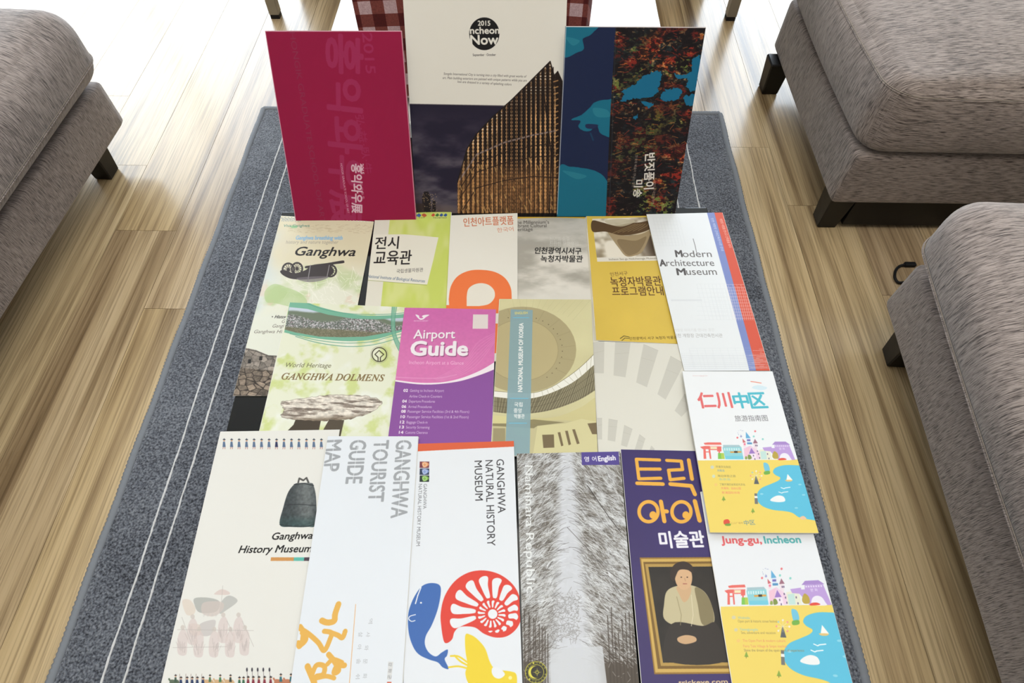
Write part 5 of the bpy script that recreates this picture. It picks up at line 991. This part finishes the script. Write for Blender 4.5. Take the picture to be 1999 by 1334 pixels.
def art_magazine(s):
    K = (24, 22, 24)
    gx, gy = s.grid(); s.paint(lambda x, y: mixc(mixc(C(34, 28, 50) + 0 * s.img, C(92, 84, 96), sstep(.42, .75, s.n(150, 60, 5, 3)) * sstep(200, 300, y)), C(120, 100, 92), sstep(330, 420, y) * sstep(.4, .7, s.n(120, 80, 3, 5)) * .6), [(780, 203), (983, 207), (983, 430), (780, 430)])
    s.poly([(780, 202), (1000, 206), (1000, 207.5), (780, 204)], (60, 52, 60), .6)
    out = [(893, 430), (893, 360), (897, 340), (912, 290), (930, 262), (960, 230), (1000, 194), (1074, 120), (1082, 150), (1089, 138), (1098, 158), (1100, 430)]
    r = np.random.default_rng(12)
    def fac(x, y):
        yt = np.interp(x, [893, 912, 930, 960, 1000, 1074, 1100], [355, 290, 262, 230, 194, 120, 150]); c = np.ones_like(s.img) * C(26, 16, 14); st = (np.sin(x * 2 * math.pi / 9.4) + .35 * np.sin(y * .9)) ; lit = sstep(.1, .7, st); glow = s.n(20, 30, 4, 6, .7); am = C(212, 164, 112) * (.35 + 1.2 * glow)[..., None]; c = mixc(c, am, lit * (.55 + .45 * sstep(150, 260, y)))
        c = mixc(c, C(240, 232, 214), sstep(.6, .95, st) * sstep(.1, .8, np.sin(y * 1.15)) * sstep(260, 200, y - (1000 - x) * .8)); return mixc(c, C(176, 124, 72) * (.5 + 1.0 * s.n(6, 6, 3, 9))[..., None], sstep(300, 360, y) * .55)
    s.paint(fac, [tuple(p) for p in out])
    B = (40, 26, 20)
    for f in (.0, .16, .33, .62): s.line([(897, 352 + f * 110), (930, 318 + f * 105 - 16), (985, 292 + f * 120 - 14), (1040, 270 + f * 130 - 6), (1092, 254 + f * 150)], 1.8 if f else 3, (150, 132, 128) if not f else B, .85, cap=False)
    for k in range(22): x = 900 + k * 9.0; yt = float(np.interp(x, [893, 912, 930, 960, 1000, 1074, 1100], [355, 290, 262, 230, 194, 122, 160])); s.line([(x, yt), (x + (1000 - x) * .02, 430)], 1.9, (44, 28, 22), .9, cap=False)
    for k in range(44): x = r.uniform(898, 1092); y = r.uniform(300, 415); s.line([(x, y), (x + 2.5, y + 9)], 1.6, (236, 190, 120), .7, cap=False)
    s.line([(893, 356), (912, 290), (930, 262), (960, 230), (1000, 194), (1074, 120), (1083, 152)], 2, (30, 20, 18)); s.line([(1058, 150), (1076, 300), (1072, 430)], 2.2, (30, 20, 18)); s.poly([(1078, 150), (1089, 138), (1098, 158), (1100, 430), (1092, 430), (1088, 190)], (34, 22, 20), .9)
    for k in range(20): s.line([(1080 + k * .4, 160 + k * 12), (1090, 157 + k * 12)], 2.2, (206, 156, 100), .8, cap=False)
    for q in ([(826, 430), (824, 386), (828, 374), (836, 374), (840, 384), (842, 430)], [(843, 430), (845, 392), (850, 392), (852, 430)]): s.poly(q, (34, 26, 30))
    P = r.uniform([824, 378], [852, 425], (90, 2)); s.segs(np.c_[P, P + [1.6, 0]], 1, (206, 176, 130), .8); s.poly([(800, 396), (828, 398), (828, 430), (800, 430)], (60, 46, 40), .8)
    s.ell(945.5, 66, 29.5, 32, K); Wt = (238, 234, 225); s.text(face('2015', SANS_B), (933, 50), (957, 50), 9.5, Wt); s.text(face('ncheon', SANS_B), (918, 66), (974.5, 65.5), 13, Wt, bold=.02); s.text(face('Now', SANS_B), (919, 87), (972.5, 86), 18, Wt, bold=.03)
    s.text('September · October', (923, 109.5), (968, 109), 4.6, (50, 46, 48))
    for t_, x0, x1, y in (('Songdo International City is turning into a city filled with great works of', 866, 1027, 148), ('art. Plain building exteriors are painted with unique patterns while you are', 864, 1028, 156), ('lost are dressed in a variety of splashing colors', 893, 998, 163.5)): s.text(face(t_, SANS_I), (x0, y - 2), (x1, y + 3.5), 4.6, (104, 98, 96))
def art_pink(s):
    gx, gy = s.grid(); s.img = s.img * (1 + .05 * (s.n(300, 300, 2, 2)[..., None] - .5)); z = lambda x, y: (x / 3.032 + 500, y / 3.032); Lt = (168, 44, 92); Wt = (232, 196, 210)
    s.line([(784, 60), (813, 432)], 3, (226, 160, 180), .9); s.line([(517, 60), (784, 60)], 3, (240, 190, 204)); s.line([(517, 60), (577, 432)], 2.6, (236, 190, 204), .9)
    s.text('홍익와우展', z(412, 195), z(440, 1330), 72, Lt, bold=.03); s.text(face('2015', SANS), z(628, 195), z(652, 435), 19, Lt, bold=.02); s.text('弘·益·臥·牛', z(585, 680), z(642, 1030), 17, Lt, bold=.01)
    s.text(face('HONGIK GRADUATE SCHOOL OF ART', SANS), z(196, 190), z(382, 1320), 11, (152, 50, 84))
    s.text('홍익와우展', z(563, 968), z(566, 1258), 22, Wt, bold=.03); s.text(face('2015', SANS_B), z(617, 968), z(621, 1030), 6, Wt); s.text('弘·益·臥·牛', z(613, 1085), z(628, 1180), 5, Wt); s.text(face('HONGIK GRADUATE SCHOOL OF ART', SANS), z(498, 968), z(540, 1262), 4, Wt)
def art_teal(s):
    edge = lambda: (s.line([(1104, 51), (1378, 53)], 3.2, (236, 226, 226)), s.line([(1104.5, 51), (1087.5, 418)], 2.4, (196, 200, 208), .8))
    z = lambda x, y: (x / 3.032 + 960, y / 3.032); Z = lambda L: [z(*p) for p in L]; gx, gy = s.grid(); T = (22, 112, 140)
    for q in ([(435, 140), (560, 140), (640, 150), (590, 205), (540, 230), (545, 290), (500, 315), (425, 332)], [(400, 1000), (470, 985), (560, 995), (640, 1020), (690, 1080), (720, 1200), (705, 1300), (380, 1300)], [(735, 600), (690, 590), (610, 605), (575, 640), (530, 680), (470, 712), (520, 720), (510, 750), (540, 775), (580, 780), (620, 745), (640, 790), (700, 815), (735, 812)]):
        qq = np.array(smooth(Z(q), True, 10)); rr = np.random.default_rng(len(q)); s.poly([tuple(v) for v in qq + np.cumsum(rr.normal(0, .35, qq.shape), 0) * .6], T)
    for q in ([(600, 640), (680, 650), (700, 690), (620, 690)], [(440, 220), (520, 240), (480, 270)], [(420, 1010), (560, 1040), (500, 1060)]): s.blob(Z(q), (52, 140, 160), .6)
    s.blob(Z([(560, 735), (630, 740), (600, 762), (560, 758)]), (34, 46, 84)); s.line(Z([(585, 790), (600, 830)]), 3, (26, 78, 110), .7)
    R = [(735, 120), (1300, 120), (1290, 400), (1110, 1400), (670, 1400), (700, 700)]
    def col(x, y):
        dx = s.n(60, 40, 3, 50) * 40; a, b, c_, d, e = s.n(90, 50, 5, 51, .65), s.n(60, 36, 5, 52, .7), s.n(30, 22, 5, 53, .75), s.n(80, 60, 4, 54, .65), s.n(14, 9, 3, 55, .8)
        im = mixc(C(28, 20, 24) + 0 * s.img, C(146, 44, 34), sstep(.5, .6, a)); im = mixc(im, C(34, 46, 50), sstep(.54, .62, b)); im = mixc(im, C(196, 104, 50), sstep(.56, .66, c_) * sstep(.42, .6, a)); im = mixc(im, C(110, 124, 60), sstep(.58, .66, d) * sstep(.5, .6, e)); im = mixc(im, C(214, 168, 110), sstep(.64, .7, e) * sstep(.45, .6, c_) * .8); im = mixc(im, C(16, 12, 16), sstep(.52, .42, e) * .75); im = mixc(im, C(176, 168, 60), np.exp(-((x - 1282) / 20) ** 2 - ((y - 236) / 24) ** 2) * sstep(.45, .6, e)); return mixc(im, C(24, 20, 26), sstep(.6, .4, s.n(120, 90, 3, 58)) * .5)
    s.paint(col, Z(R)); r = np.random.default_rng(3); P = r.uniform([1196, 60], [1360, 400], (420, 2)); cols = [(170, 56, 40), (26, 18, 20), (200, 120, 60), (60, 70, 50)]
    for k in range(4): q = P[k::4]; s.segs(np.c_[q, q + np.c_[r.uniform(3, 14, len(q)), r.normal(0, 4, len(q))]], 1.3, cols[k], .6)
    B = (22, 110, 148)
    def rag(L, sd): 
        q = np.array(smooth(Z(L), True, 8)); rr = np.random.default_rng(sd); return [tuple(p) for p in q + rr.normal(0, 1.3, q.shape)]
    for i, q in enumerate(([(760, 600), (790, 560), (770, 540), (850, 490), (920, 440), (1000, 420), (1000, 480), (985, 530), (970, 560), (900, 580), (830, 590)], [(1000, 590), (1010, 550), (1060, 525), (1120, 530), (1110, 580), (1050, 600)], [(1080, 440), (1130, 445), (1180, 420), (1190, 350), (1235, 335), (1215, 480), (1200, 540), (1150, 520), (1160, 470), (1110, 465)], [(1140, 570), (1200, 560), (1190, 620), (1150, 620)], [(885, 600), (960, 610), (930, 640)], [(840, 690), (865, 680), (855, 712)])): s.poly(rag(q, i), B)
    s.poly(Z([(735, 130), (738, 130), (692, 1400), (689, 1400)]), (60, 76, 90), .6); Wt = (232, 226, 218); k = lambda x, y: (x / 11.11 + 1220, y / 11.11 + 290)
    edge(); s.text('반짓품이', k(435, 110), k(410, 885), 20, Wt, bold=.03); s.text('미송', k(205, 685), k(175, 1060), 17, Wt, bold=.03); s.text('2015 한국민화대전', k(622, 705), k(575, 1205), 5.4, (206, 170, 150)); s.text('한국의 예술이 만나는 인천', k(222, 145), k(150, 835), 5.4, (200, 186, 170))
GB = 'books standing on the back edge of the table'
stand('magazine', 'tall white magazine standing in the middle, night photo of a lattice building', 'magazine', [(783, -60), (1109, -60), (1093, 417), (813, 417)], ((813, 416), (1093, 416)), 31, (238, 234, 225), art_magazine, .38, .4, 21, .006, GB)
stand('booklet', 'magenta booklet standing beside the white magazine, faded sideways Korean title', 'booklet', [(517, 60), (784, 60), (813, 432), (577, 432)], ((577, 433), (813, 431)), 29, (158, 22, 70), art_pink, .36, .4, 22, .004, GB)
stand('booklet', 'navy booklet with a torn-paper collage standing on the right of the magazine', 'booklet', [(1104, 51), (1378, 53), (1317, 422), (1087, 423)], ((1087, 424), (1317, 423)), 29, (26, 38, 74), art_teal, .36, .4, 23, .004, GB)
for fn_, a_, k_ in JOBS: fn_(*a_, **k_)
typeset(); DRY = False
for fn_, a_, k_ in JOBS: fn_(*a_, **k_)
COL.objects.unlink(_to); bpy.data.objects.remove(_to); bpy.data.curves.remove(_tc)
